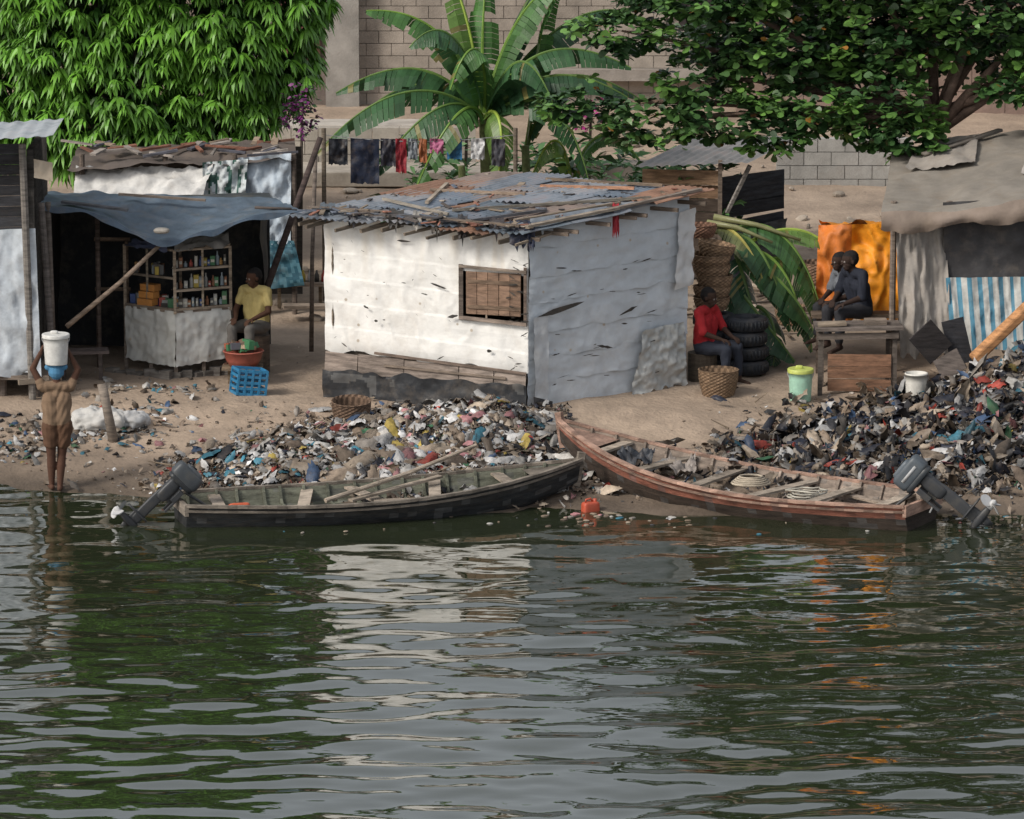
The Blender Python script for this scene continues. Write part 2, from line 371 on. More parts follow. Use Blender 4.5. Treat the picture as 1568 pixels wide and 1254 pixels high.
G1=(.07,.17,.045);G2=(.045,.115,.045);G3=(.14,.25,.055);G4=(.035,.09,.04)
c0=(-.42,12,3.35)
for pts,w,c in [
 ([c0,(-1.1,11.6,4.1),(-2.0,11.4,3.95),(-2.85,11.2,2.95)],.42,G2),
 ([c0,(-1.0,12,4.25),(-1.7,12,4.3),(-2.6,11.9,3.75)],.38,G2),
 ([c0,(-.7,12.2,4.4),(-1.2,12.2,5.0),(-2.15,12.1,4.95)],.42,G1),
 ([c0,(-.6,11.6,4.5),(-1.0,11.5,5.1),(-1.5,11.3,4.5)],.38,G2),
 ([c0,(-.55,12.1,4.4),(-.7,12.3,5.2),(-1.1,12.4,5.8)],.34,G3),
 ([c0,(-.45,12.1,4.2),(-.45,12.3,4.9),(-.35,12.4,5.7)],.3,G1),
 ([c0,(-.2,12.2,4.5),(.2,12.3,5.2),(.9,12.3,5.5)],.38,G1),
 ([c0,(.1,11.8,4.5),(.8,11.8,4.65),(1.75,11.7,4.15)],.38,G2),
 ([c0,(.2,11.6,4.1),(.8,11.5,4.3),(1.7,11.4,3.75)],.34,G4),
 ([c0,(-.8,11.3,3.9),(-1.3,11.2,3.7),(-2.05,11.1,2.6)],.38,G2),
 ([c0,(-.6,11.2,3.9),(-1.0,11.0,3.5),(-1.45,10.9,2.35)],.32,G1),
 ([c0,(-.2,11.3,3.8),(-.05,11.1,3.3),(-.25,11.0,2.4)],.30,G3),
 ([c0,(.3,11.5,4.0),(.9,11.4,3.7),(1.15,11.3,2.4)],.30,G2),
 ([c0,(-.9,12.4,4.0),(-1.6,12.4,4.0),(-2.3,12.4,3.3)],.3,G4),
 ([c0,(.5,12.4,4.0),(1.0,12.4,4.2),(1.9,12.4,3.6)],.3,G4),
 ([c0,(-.1,12.4,4.6),(.3,12.7,5.2),(.6,13,5.5)],.3,G4),
 ([(.2,12.5,2.8),(.4,12.4,3.9),(.3,12.3,4.8),(.7,12.2,5.2)],.3,G1),
 ([(.2,12.5,2.8),(.5,12.3,3.9),(1.2,12.3,4.4),(1.6,12.2,3.4)],.3,G4),
 ([(.9,12.5,2.2),(1.0,12.5,3.0),(1.4,12.4,3.4),(1.9,12.3,2.7)],.24,G1),
 ([(.9,12.5,2.2),(.8,12.3,3.1),(.6,12.2,3.3),(.3,12.1,2.5)],.26,G3),
 ([c0,(-.3,11.5,4.5),(-.6,11.3,4.9),(-.9,11.1,3.9)],.34,G1),
 ([c0,(-.1,11.5,4.3),(.2,11.3,4.7),(.6,11.1,3.7)],.32,G2),
 ([c0,(.3,12.8,4.6),(1.3,12.9,5.2),(2.0,12.9,4.7)],.34,G4)]:
    banana_leaf(b,pts,w,c)
b.build('leaves',MBN,bp_)
b=B()
for (x,y,tx,tz,r) in((-.3,12,-.42,3.6,.13),(.25,12.4,.2,2.9,.10),(.85,12.5,.9,2.3,.08),(-.7,12.4,-.75,2.6,.09)):
    limb(b,[(x,y,.7),(x*.6+tx*.4,y,1.8),(tx,y,tz)],r,r*.6,(.20,.23,.10))
b.build('pseudostem',MBK,bp_,True)

# felled banana leaves lying behind the baskets
b=B()
bl=ROOT('cut_banana_leaves',(3.8,7,.7))
for pts,w,c in [
 ([(3.0,7.2,2.35),(3.3,7.0,2.5),(3.6,6.8,2.1),(3.85,6.7,1.1)],.34,(.05,.12,.05)),
 ([(3.1,7.4,2.4),(3.6,7.2,2.7),(4.1,7.1,2.2),(4.3,7.0,1.25)],.34,(.07,.16,.055)),
 ([(3.1,7.0,2.1),(3.15,6.8,2.0),(3.3,6.8,1.5),(3.5,6.7,.75)],.30,(.04,.10,.05)),
 ([(3.3,7.5,2.2),(3.8,7.4,2.55),(4.3,7.3,2.45),(4.5,7.2,2.0)],.26,(.15,.26,.07)),
 ([(3.1,7.1,2.2),(3.5,6.9,2.0),(4.0,6.7,1.6),(4.2,6.6,1.0)],.34,(.06,.14,.05)),
 ([(2.8,7.2,2.5),(3.1,7.0,2.5),(3.3,6.8,2.3),(3.5,6.7,1.7)],.22,(.2,.22,.09)),
 ([(3.3,7,1.8),(3.7,6.9,1.8),(4.1,6.8,1.4),(4.15,6.7,.8)],.32,(.05,.12,.05)),
 ([(3.0,7,1.8),(3.2,6.7,1.6),(3.6,6.5,1.1),(3.9,6.4,.72)],.32,(.04,.095,.045)),
 ([(3.4,6.9,1.4),(3.6,6.7,1.4),(3.7,6.6,1.0),(3.6,6.5,.65)],.3,(.03,.08,.04)),
 ([(2.9,7.1,2.0),(3.1,6.9,1.7),(3.4,6.7,1.2),(3.45,6.6,.65)],.3,(.06,.15,.05)),
 ([(3.2,7.2,2.1),(3.5,7.0,2.3),(3.9,6.9,1.9),(4.0,6.8,1.2)],.3,(.09,.2,.06)),
 ([(3.6,7.3,2.0),(4.0,7.2,2.1),(4.3,7.1,1.6),(4.25,7.0,1.0)],.32,(.08,.18,.055))]:
    banana_leaf(b,pts,w,c,fold=.45,tear=.05)
b.build('leaves',MBN,bl)
b=B()
for p in([(2.7,7.1,2.55),(3.1,7,2.5),(3.6,6.9,2.3)],[(2.5,7.2,2.45),(3,7.1,2.4),(3.4,7.0,2.1)],[(2.8,7.3,2.6),(3.4,7.2,2.5),(4.0,7.1,2.3)]): b.tube(p,[.045,.035,.02],(.33,.33,.16),8)
b.build('stalks',MBN,bl,True)

# ---------------------------------------------------------------- main white hut
hut=ROOT('white_shack',(.1,5.3,.5))
FL,FC,RC=V(-2.5,4.9,0),V(.21,4.0,0),V(2.34,5.55,0);BK=FL+RC-FC
def fw(u,z,off=0):
    p=FL.lerp(FC,u);n=V(-.315,-.949,0); p=p+n*off; p.z=z; return p
def rw(u,z,off=0):
    p=FC.lerp(RC,u);n=V(.585,-.811,0); p=p+n*off; p.z=z; return p
b=B();Wc=(.84,.825,.79)
win=lambda u,v:(.67<u<.985) and (.335<v<.70)
def fcol(u,v):
    k=1-.06*(noise.noise(V(u*3,v*14,2))>.3)
    c=[x*k for x in Wc]
    st=max(0,noise.noise(V(u*22,v*1.5,4)))*max(0,v-.5)*2*(1.3 if u>.68 else .5)     # rust water runs from the roof
    c=[c[0]*(1-.3*st),c[1]*(1-.5*st),c[2]*(1-.8*st)]
    if v<.1: k=.75+2.5*v; c=[x*k for x in c]
    return tuple(c)
def fhf(u,v):
    lap=.007*((v*5.3+u*.25)%1)
    dia=.022*math.sin((u*16+v*15))*max(0,.24-u)*4*(.4+v)
    cr=.012*max(0,noise.noise(V(u*18,v*5,8)))
    tuck=.012*math.sin(u*60)*max(0,v-.85)*4
    return lap+dia+cr+tuck
b.sheet(fw(-.005,1.16),fw(1.004,1.0),fw(1.004,2.86),fw(-.005,2.94),150,110,.024,4,2.5,fcol,seed=2,hole=win,edge=.1,hf=fhf)
b.build('front_tarp_wall',MHUT,hut,True)
b=B()
zz=[.50,.86,1.2,1.55,1.95,2.3,2.7,3.08]
for i in range(7):
    k=R(.95,1.04);c=(.53*k,.57*k,.61*k)
    o=.008*(i+1)
    b.sheet(rw(-.004,zz[i]-.03,o),rw(1.01,zz[i]+.06*(i>0)-.03*(i==0),o),rw(1.01,zz[i+1]+.12,o-.004),rw(-.004,zz[i+1]-.0 ,o-.004),80,12,.020,6,2,c,seed=20+i,edge=.05,hf=lambda u,v:.010*max(0,noise.noise(V(u*16,v*3,i))))
b.build('side_tarp_wall',MHUT,hut,True)
b=B()
b.sheet(rw(.62,.52,.12),rw(.98,.6,.12),rw(.96,1.45,.11),rw(.7,1.4,.11),34,34,.07,4,5,(.43,.44,.43),seed=44,edge=.1)
b.sheet(rw(.02,.50,.10),rw(.1,.52,.10),rw(.1,1.8,.10),rw(.01,1.75,.10),5,22,.03,2,8,(.5,.52,.54),seed=47)
b.sheet(rw(.9,1.9,.115),rw(1.02,1.95,.115),rw(1.03,3.0,.115),rw(.93,2.95,.115),8,22,.04,2,8,(.58,.58,.58),seed=48)
b.build('loose_tarp_patch',MHUT,hut,True)
# dark tears and gaps in the sheeting
b=B()
def tear(P0,l,w,ang,f,u,z):
    n=6;vs=[];L_=2.8
    for i in range(n+1):
        t=i/n;ww=w*math.sin(math.pi*t)**.6*(.6+.7*random.random())
        uu=u+(t-.5)*l*math.cos(ang)/L_;zz_=z+(t-.5)*l*math.sin(ang)
        vs+=[f(uu,zz_+ww/2,P0),f(uu,zz_-ww/2,P0)]
    b.add(vs,[(2*i,2*i+1,2*i+3,2*i+2) for i in range(n)],jit((.05,.045,.04),.4))
for u,z,l,w,a in((.57,2.12,.24,.035,-.3),(.5,2.0,.1,.02,-.2),(.82,1.28,.07,.05,0),(.21,1.78,.08,.03,-.4),(.26,1.6,.05,.04,0),(.3,1.62,.04,.02,0),(.64,1.72,.16,.04,.2),(.58,1.15,.12,.02,.5),(.1,1.25,.1,.02,-.6),(.4,2.7,.2,.03,-.05)): tear(.075,l,w,a,fw,u,z)
for i in range(26): tear(.06,R(.04,.14),R(.008,.03),R(-.6,.6),fw,R(.9,1.0),R(1.05,2.8))
for i in range(24): tear(.07,R(.02,.07),R(.005,.012),R(-1.5,1.5),fw,R(.02,.66),R(1.2,2.85))
for i in range(30): tear(.115,R(.05,.25),R(.006,.018),R(-.15,.25),rw,R(.02,.98),random.choice(zz[1:6])+R(-.06,.1))
tear(.13,.85,.07,.16,rw,.17,1.83);tear(.13,.35,.05,.3,rw,.6,1.7);tear(.13,.3,.035,-.2,rw,.45,1.25)
b.build('tears',MG,hut)
# inner timber walls + back walls
b=B()
for a,c in((FL,FC),(FC,RC),(RC,BK),(BK,FL)):
    n=(c-a).cross(V(0,0,1)).normalized()
    a2=a.lerp(c,.02)-n*.07;c2=a.lerp(c,.98)-n*.07
    L_=(c2-a2).length;m=int(L_/.16)
    for i in range(m):
        p=a2.lerp(c2,(i+.5)/m)
        if (a-FL).length<.01 and (.66<(i+.5)/m<1.0):
            b.beam(V(p.x,p.y,.5),V(p.x,p.y,1.66),.155,.03,jit((.16,.13,.10)),up=n);b.beam(V(p.x,p.y,2.45),V(p.x,p.y,2.8),.155,.03,jit((.16,.13,.10)),up=n)
        else: b.beam(V(p.x,p.y,.45),V(p.x,p.y,2.75),L_/m*.97,.03,jit((.16,.13,.10),.3),up=n)
b.build('plank_wall',MW,hut)
b=B();u=0
while u<1:
    w=R(.12,.3);u1=min(1.0,u+w)
    z0,z1=.86-.05*u,1.15-.14*u+R(-.02,.03)
    b.beam(fw(u,(z0+z1)/2,.045),fw(u1-.004,(z0+z1)/2-.03,.045+R(0,.012)),.02,z1-z0,jit((.33,.27,.23),.25)); u=u1
b.beam(fw(.25,1.16,.07),fw(1.0,1.0,.07),.02,.035,(.2,.15,.12));b.beam(fw(.3,1.0,.07),fw(.9,.92,.07),.02,.03,(.24,.19,.15))
b.build('base_planks',MW,hut)
b=B()
b.sheet(fw(-.01,.5,.075),fw(1.0,.46,.075),fw(1.0,.84,.075),fw(-.01,.90,.075),90,12,.03,9,1.5,lambda u,v:(.03,.032,.036) if noise.noise(V(u*14,v*2,1))<.28 else (.09,.09,.09),seed=9,edge=.1,top=.1)
b.sheet(rw(-.0,.42,.13),rw(.12,.44,.13),rw(.12,.6,.13),rw(-.0,.7,.13),6,4,.02,3,1.5,(.05,.05,.055),seed=9)
b.build('dark_skirt',MT,hut,True)
# window shutter
b=B();n=5
for i in range(n):
    u=.70+(i+.5)*.27/n
    b.beam(fw(u,1.76,.02+R(0,.01)),fw(u,2.33,.02+R(0,.01)),.27*2.85/n*.95,.02,jit((.25,.16,.11),.2),up=(-.315,-.949,0))
for z in(1.86,2.2): b.beam(fw(.71,z,.038),fw(.97,z,.038),.02,.05,(.19,.13,.09))
b.beam(fw(.675,1.68,.03),fw(.675,2.42,.03),.06,.06,(.15,.12,.1),up=(0,1,0));b.beam(fw(.99,1.66,.03),fw(.99,2.42,.03),.04,.05,(.2,.15,.12),up=(0,1,0))
b.beam(fw(.67,1.71,.055),fw(1.0,1.66,.055),.04,.045,(.28,.22,.18));b.beam(fw(.67,2.40,.05),fw(1.0,2.36,.05),.04,.035,(.26,.21,.17))
b.build('window_shutter',MW,hut)
# roof
RFL,RFC,RR,RB=V(-2.78,4.78,2.99),V(.2,3.75,2.88),V(2.62,5.4,3.16),V(-.28,6.7,3.2)
def rp(u,v,o=0):
    p=(RFL*(1-u)+RFC*u)*(1-v)+(RB*(1-u)+RR*u)*v; p.z+=o; return p
b=B()
cols=[(.25,.28,.32),(.19,.23,.28),(.30,.24,.21),(.33,.34,.36),(.20,.24,.28),(.27,.29,.32),(.34,.20,.14)]
k=0
for vi in range(4):
    for ui in range(6):
        u0=ui/6-R(.01,.05);u1=(ui+1)/6+R(.01,.04);v0=vi/4-R(.01,.06)-.01;v1=(vi+1)/4+.05
        c=cols[(k*5+vi)%7];k+=1;o=.02+.014*vi+.012*(ui%2)+R(0,.03);nu=56;nv=4
        sk=R(-.03,.03);vs=[];tl=R(-.02,.03)
        for j in range(nv+1):
            for i in range(nu+1):
                u=u0+(u1-u0)*i/nu+sk*j/nv;v=v0+(v1-v0)*j/nv
                vs.append(rp(u,v,o+tl*j/nv+.015*math.sin(i*2*math.pi/7)+.03*noise.noise(V(u*6,v*6,k))))
        fs=[(j*(nu+1)+i,j*(nu+1)+i+1,(j+1)*(nu+1)+i+1,(j+1)*(nu+1)+i) for j in range(nv) for i in range(nu)]
        b.add(vs,fs,jit(c))
b.build('corrugated_roof',MM,hut,True)
b=B()
for i in range(11):
    u=(i+R(-.35,.35))/10; b.beam(rp(u,-.02-R(0,.07),-.06-R(0,.04)),rp(u+R(-.03,.03),.15,-.05),R(.03,.06),R(.03,.06),jit((.18,.145,.11),.4))
for i in range(8):
    v=(i+R(-.3,.3))/7.5; b.beam(rp(.9,v,-.06),rp(1.02+R(-.01,.03),v,-.06),.05,.05,jit((.18,.14,.11),.4))
for (u0,v0,u1,v1,c,w) in [(0,.02,.32,.06,(.2,.16,.13),.06),(.34,.0,.66,.04,(.13,.12,.12),.05),(.62,.01,.95,.02,(.17,.13,.1),.07),(.98,.02,1.0,.5,(.3,.25,.2),.1),(1.0,.45,.99,.98,(.22,.18,.15),.08),
   (.1,.55,.48,.62,(.33,.25,.19),.05),(.05,.7,.3,.3,(.36,.30,.24),.05),(.4,.8,.75,.9,(.45,.24,.15),.07),(.5,.2,.95,.75,(.2,.18,.15),.04),(.3,.95,.8,1.0,(.2,.15,.11),.06),(.1,.3,.55,.12,(.28,.25,.21),.04),(.86,.1,.93,.6,(.25,.2,.15),.05),(.72,.04,.8,.35,(.1,.1,.11),.05)]:
    b.beam(rp(u0,v0,.11),rp(u1,v1,.11),w,.035,c)
for i in range(130):
    u,v=R(0,1),random.choice([R(-.03,.07),R(-.03,.07),R(0,1)]);a=R(0,6.28);l=R(.06,.28);p=rp(u,v,.09+R(0,.03))
    b.beam(p,p+V(math.cos(a)*l,math.sin(a)*l,R(-.05,.04)),R(.02,.09),.015,jit(random.choice([(.25,.2,.15),(.12,.1,.09),(.35,.3,.25),(.14,.16,.2),(.3,.14,.1),(.05,.05,.055)])))
b.build('loose_roof_timber',MW,hut)
b=B()
for (u,v,w,l,c) in[(.93,.0,.28,.22,(.018,.022,.04)),(.985,.03,.1,.3,(.02,.025,.05)),(1.0,.48,.09,.35,(.33,.02,.03)),(.84,.0,.2,.12,(.05,.04,.04)),(.4,-.01,.2,.13,(.05,.045,.04)),(.6,-.02,.15,.15,(.07,.06,.05)),(.22,-.01,.12,.14,(.06,.06,.07)),(.7,0,.13,.2,(.045,.04,.04)),(.08,0,.2,.1,(.1,.12,.14)),(.5,0,.12,.1,(.3,.28,.25))]:
    p=rp(u,v-.01,.1);b.sheet(p+V(0,-.04,-l),p+V(w,-.04,-l*.9),p+V(w,.05,0),p+V(0,.05,.02),8,8,.05,3,3,c,seed=int(u*90),edge=.2)
    b.sheet(p+V(0,.0,.0),p+V(w,.0,.0),p+V(w,.3,.05),p+V(0,.3,.06),8,4,.04,3,3,c,seed=int(u*70))
b.build('rags',MG,hut,True)

# ---------------------------------------------------------------- left edge shack on stilts
s=ROOT('stilt_shack',(-7.4,5,.9))
b=B();b.sheet((-9,4.45,.9),(-6.3,4.5,.86),(-6.35,4.55,2.86),(-9,4.5,2.75),70,40,.07,8,3,(.50,.54,.58),seed=5,edge=.15);b.build('hanging_sheet',MT,s,True)
b=B()
for i in range(9): b.beam((-9,4.62,2.75+i*.14),(-6.5+R(-.05,.05),4.62,2.8+i*.14),.02,.135,jit((.045,.045,.05),.4))
for i in range(20): b.beam((-6.42,4.7+i*.1,.9),(-6.42,4.7+i*.1,3.9),.02,.09,jit((.06,.055,.05),.4),up=(1,0,0))
b.beam((-9,5.5,.86),(-6.2,5.5,.84),2.0,.06,(.2,.16,.13))
for x in(-8.5,-7.4,-6.85,-6.4): b.tube([(x,4.7,.1),(x+.02,4.7,.86)],.05,jit((.16,.13,.11)));b.tube([(x,6.3,.3),(x+.02,6.3,.86)],.05,jit((.16,.13,.11)))
b.tube([(-6.42,4.5,.3),(-6.5,4.5,4.0)],.05,(.2,.18,.16));b.tube([(-6.15,4.9,.4),(-6.3,4.9,3.15)],.045,(.15,.13,.12))
b.beam((-6.6,4.4,.8),(-6.05,4.6,.82),.06,.07,(.22,.18,.14))
b.build('timber_frame',MW,s)
b=B();nu=60;vs=[]
for j in range(5):
    for i in range(nu+1):
        u=i/nu;v=j/4; vs.append(V(-9+2.95*u,4.1+1.6*v,3.98+.18*u+.02*v+.012*math.sin(i*1.5)))
b.add(vs,[(j*(nu+1)+i,j*(nu+1)+i+1,(j+1)*(nu+1)+i+1,(j+1)*(nu+1)+i) for j in range(4) for i in range(nu)],(.42,.45,.48));b.build('roof_sheet',MM,s,True)
b=B();b.sheet((-6.35,4.5,3.55),(-6.1,4.5,3.5),(-6.1,4.5,3.75),(-6.35,4.5,3.8),6,6,.04,3,3,(.45,.38,.3),seed=3);b.build('cardboard',MC,s,True)

# ---------------------------------------------------------------- market stall
st=ROOT('market_stall',(-4.8,6.3,.6))
b=B()
def can(u,v):
    a=V(-6.5,5.25,3.07);bq=V(-2.85,5.9,2.9);c=V(-3.3,7.0,2.9);d=V(-6.4,7.0,3.0)
    p=(a*(1-u)+bq*u)*(1-v)+(d*(1-u)+c*u)*v
    p.z-=(1-v)**1.6*(.42*math.exp(-((u-.5)/.2)**2)+.1*math.exp(-((u-.75)/.1)**2)); p.y-=(1-v)*.25*math.exp(-((u-.5)/.25)**2)
    p.z+=.04*noise.noise(V(u*7,v*4,1))+.025*noise.noise(V(u*17,v*8,3))+.02*abs(noise.noise(V(u*9+v*6,v*5,5)))-.1*math.sin(math.pi*v)*math.sin(math.pi*u)
    return p
nu,nv=80,30;vs=[can(i/nu,j/nv) for j in range(nv+1) for i in range(nu+1)]
b.add(vs,[(j*(nu+1)+i,j*(nu+1)+i+1,(j+1)*(nu+1)+i+1,(j+1)*(nu+1)+i) for j in range(nv) for i in range(nu)],(.085,.115,.15))
ed=[can(i/nu,0) for i in range(nu+1)]
b.add([p for q in ed for p in(q,q+V(0,-.02,-.06-.03*math.sin(q.x*9)))],[(2*i,2*i+1,2*i+3,2*i+2) for i in range(nu)],(.07,.10,.14))
b.build('canopy_tarp',MT,st,True)
b=B()
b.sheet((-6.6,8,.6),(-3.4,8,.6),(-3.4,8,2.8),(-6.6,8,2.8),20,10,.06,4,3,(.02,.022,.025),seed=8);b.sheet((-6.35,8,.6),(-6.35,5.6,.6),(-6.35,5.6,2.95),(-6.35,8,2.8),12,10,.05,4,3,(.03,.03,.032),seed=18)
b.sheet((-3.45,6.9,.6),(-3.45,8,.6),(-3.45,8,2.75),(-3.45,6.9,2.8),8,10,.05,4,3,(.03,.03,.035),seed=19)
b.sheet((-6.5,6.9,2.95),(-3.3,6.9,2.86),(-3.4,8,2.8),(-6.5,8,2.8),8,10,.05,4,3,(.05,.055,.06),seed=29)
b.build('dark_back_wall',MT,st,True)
b=B()
A_,C_,D_=V(-5.32,6.45,0),V(-4.6,5.95,0),V(-3.86,6.3,0)
def zz_(p,z): return V(p.x,p.y,z)
b.sheet(zz_(A_,.76),zz_(C_,.72),zz_(C_,1.5),zz_(A_,1.5),30,30,.04,5,3,(.50,.50,.47),seed=60,edge=.05)
b.sheet(zz_(C_,.72),zz_(D_,.8),zz_(D_,1.5),zz_(C_,1.5),30,30,.04,5,3,(.60,.60,.57),seed=61,edge=.05)
b.build('counter_cloth',MHUT,st,True)
b=B();E_=A_+D_-C_
for p in(A_,D_,E_,A_.lerp(C_,.5),C_.lerp(D_,.5)):
    b.beam(zz_(p,.5)+V(0,.06,0),zz_(p,1.45)+V(0,.06,0),.05,.05,(.2,.16,.13))
b.beam(zz_(C_,.5)+V(0,.06,0),zz_(C_,1.45)+V(0,.06,0),.05,.05,(.2,.16,.13))
for p in(A_,C_,D_,E_): b.beam(zz_(p,1.46),zz_(p,2.35),.04,.04,(.3,.24,.18))
b.add([zz_(A_,1.5),zz_(C_,1.5),zz_(D_,1.5),zz_(E_,1.5),zz_(A_,1.47),zz_(C_,1.47),zz_(D_,1.47),zz_(E_,1.47)],[(0,1,2,3),(4,5,1,0),(5,6,2,1),(7,6,5,4)],(.25,.2,.16))
for z in(1.52,1.78,2.07,2.34):
    n1=(D_-C_).normalized()
    b.beam(zz_(C_,z),zz_(D_,z),.05,.03,(.38,.31,.24)); q=V(-n1.y,n1.x,0)*.16
    b.add([zz_(C_,z),zz_(D_,z),zz_(D_+q,z),zz_(C_+q,z)],[(0,1,2,3)],(.2,.16,.12))
b.beam(zz_(C_.lerp(D_,.5),1.5),zz_(C_.lerp(D_,.5),2.34),.03,.03,(.33,.27,.2))
for z in(1.52,1.95,2.34): b.beam(zz_(A_,z),zz_(C_,z),.035,.03,(.22,.18,.14))
b.beam(zz_(A_.lerp(C_,.45),1.5),zz_(A_.lerp(C_,.45),2.34),.03,.03,(.2,.17,.13))
for k in range(14): b.box((-5.5+k*.13,6.0+abs(k-6)*.05,.58+R(-.03,.03)),(R(.1,.2),.15,R(.1,.18)),jit((.2,.18,.16)),Matrix.Rotation(R(0,3),3,'Z'))
b.build('timber_frame',MW,st)
b=B();bc=[(.35,.07,.05),(.4,.3,.05),(.06,.18,.08),(.05,.09,.25),(.45,.43,.38),(.22,.1,.05),(.08,.07,.06),(.4,.22,.07),(.25,.3,.33),(.1,.1,.1),(.3,.3,.28)]
for z in(1.54,1.80,2.09):
    t=.05
    while t<.95:
        p=C_.lerp(D_,t)+V(-.03,.07,0);c=random.choice(bc);hh=R(.07,.19);w_=R(.03,.07)
        if random.random()<.5: b.box((p.x,p.y,z+hh/2),(w_,.08,hh),jit(c));b.box((p.x,p.y-.042,z+hh*.5),(w_*.8,.004,hh*.3),jit((.5,.48,.4)))
        else: b.lathe([(.001,0),(.026,0),(.026,hh*.6),(.010,hh*.78),(.010,hh),(.001,hh)],(p.x,p.y,z),jit(c),10)
        t+=R(.06,.10)
for i in range(46):
    t=R(.05,.95);p=A_.lerp(C_,t)+V(R(.02,.15),R(.08,.3),0);z=random.choice([1.51,1.51,1.96]);hh=R(.05,.15)
    b.box((p.x,p.y,z+hh/2),(R(.04,.10),.08,hh),jit(random.choice(bc)))
for i in range(3): b.box((-5.0+.02*i,6.28,1.53+.05+i*.1),(.25,.14,.09),jit((.5,.22,.06)),Matrix.Rotation(-.6,3,'Z'))
b.build('goods',MP,st)
b=B();b.sheet((-4.6,5.9,2.34),(-3.85,6.2,2.36),(-3.9,6.5,2.5),(-4.6,6.3,2.46),14,8,.08,4,4,(.38,.35,.32),seed=4)
b.sheet((-5.3,6.3,2.34),(-4.7,5.9,2.34),(-4.7,6.1,2.44),(-5.2,6.5,2.4),14,8,.06,4,4,(.10,.12,.2),seed=6);b.build('folded_cloth',MC,st,True)
b=B()
b.tube([(-6.0,5.0,1.45),(-5.3,5.3,2.0),(-4.75,5.5,2.5)],[.035,.03,.028],(.33,.25,.19))
b.tube([(-3.75,7,.6),(-3.45,7,1.5),(-2.64,7,3.75)],[.055,.05,.04],(.07,.05,.045));b.tube([(-2.8,7.3,.7),(-2.78,7.3,2),(-2.72,7.3,3.5)],[.035,.03,.03],(.16,.13,.11))
b.tube([(-5.7,6.6,.6),(-5.7,6.6,2.9)],.035,(.16,.12,.1));b.tube([(-6.2,5.3,.5),(-6.25,5.3,3.1)],.04,(.16,.13,.11));b.tube([(-3.5,5.95,2.93),(-3.0,6.0,2.9)],.02,(.1,.08,.07))
for x,z in((-5.75,1.2),(-5.35,1.2)): b.tube([(x,7.2,z-.5),(x,7.2,z+1.1)],.025,(.25,.18,.13))
b.beam((-5.8,7.2,2.3),(-5.3,7.2,2.3),.03,.05,(.25,.18,.13));b.beam((-5.8,7.2,1.6),(-5.3,7.2,1.6),.03,.05,(.25,.18,.13))
b.build('support_poles',MW,st,True)
b=B();b.sup((-4.72,5.25,2.72),(.11,.09,.04),(.35,.32,.28),.8);b.beam((-6.1,5.7,3.05),(-5.2,5.6,2.95),.12,.03,(.12,.12,.13));b.beam((-5.4,6.6,3.02),(-4.2,6.5,2.95),.06,.03,(.2,.16,.13));b.build('canopy_weights',MW,st)
wb=B();wb.beam((-6.2,5.6,1.0),(-5.5,5.7,1.0),.3,.04,(.14,.11,.10))
for x in(-6.1,-5.6): wb.beam((x,5.6,.45),(x,5.6,1.0),.05,.05,(.1,.08,.07))
wb.build('wooden_bench',MW)

# ---------------------------------------------------------------- sheets and shelters behind the stall
s=ROOT('rear_tarp_shelter',(-4.8,10.3,.8))
b=B()
b.sheet((-6.3,9.6,2.45),(-4.45,9.6,2.5),(-4.3,9.9,2.93),(-6.3,10.2,2.88),40,14,.10,5,3,(.55,.54,.52),seed=12,edge=.15)
b.sheet((-3.9,10,1.78),(-3.2,10,1.8),(-3.18,10,3.12),(-3.95,10,3.05),24,30,.09,4,4,(.46,.53,.60),seed=13)
b.sheet((-3.9,9.95,1.1),(-3.0,9.95,1.2),(-3.15,9.97,1.85),(-3.9,9.97,1.85),18,14,.05,6,5,lambda u,v:(.03,.10,.14) if noise.noise(V(u*25,v*22,3))>0 else (.08,.19,.24),seed=14)
b.sheet((-4.45,9.85,2.35),(-3.85,9.85,2.4),(-3.8,9.9,3.05),(-4.45,9.9,3.0),24,24,.09,6,3,lambda u,v:(.05,.12,.1) if noise.noise(V(u*9,v*4,7))>.1 else (.5,.54,.55),seed=15)
b.sheet((-4.4,9.8,1.0),(-3.85,9.8,1.0),(-3.8,9.9,2.5),(-4.4,9.9,2.5),12,12,.07,5,2,(.40,.44,.47),seed=15)
b.build('hanging_sheets',MT,s,True)
b=B()
b.sheet((-6.4,9.8,2.9),(-3.1,9.9,3.05),(-3.2,11.6,3.08),(-6.4,11.6,2.95),40,16,.09,5,4,(.11,.09,.08),seed=31)
b.build('shelter_roof',MC,s,True)
b=B()
for x in(-6.2,-5,-4,-3.15): b.tube([(x,10.05,.7),(x,10.05,3.1)],.04,(.14,.11,.09))
for i in range(34): x,y=R(-6.2,-3.3),R(9.9,11.4);a=R(0,3.1);b.beam((x,y,3.08),(x+math.cos(a)*R(.2,.8),y+math.sin(a)*.3,3.1+R(0,.06)),R(.03,.12),.03,jit(random.choice([(.25,.19,.14),(.1,.1,.12),(.32,.28,.25),(.2,.09,.06)]),.3))
b.sheet((-6.4,11.6,.8),(-3.1,11.6,.8),(-3.1,11.6,3.0),(-6.4,11.6,3.0),6,6,.03,3,3,(.05,.045,.04),seed=2)
b.build('posts',MW,s)
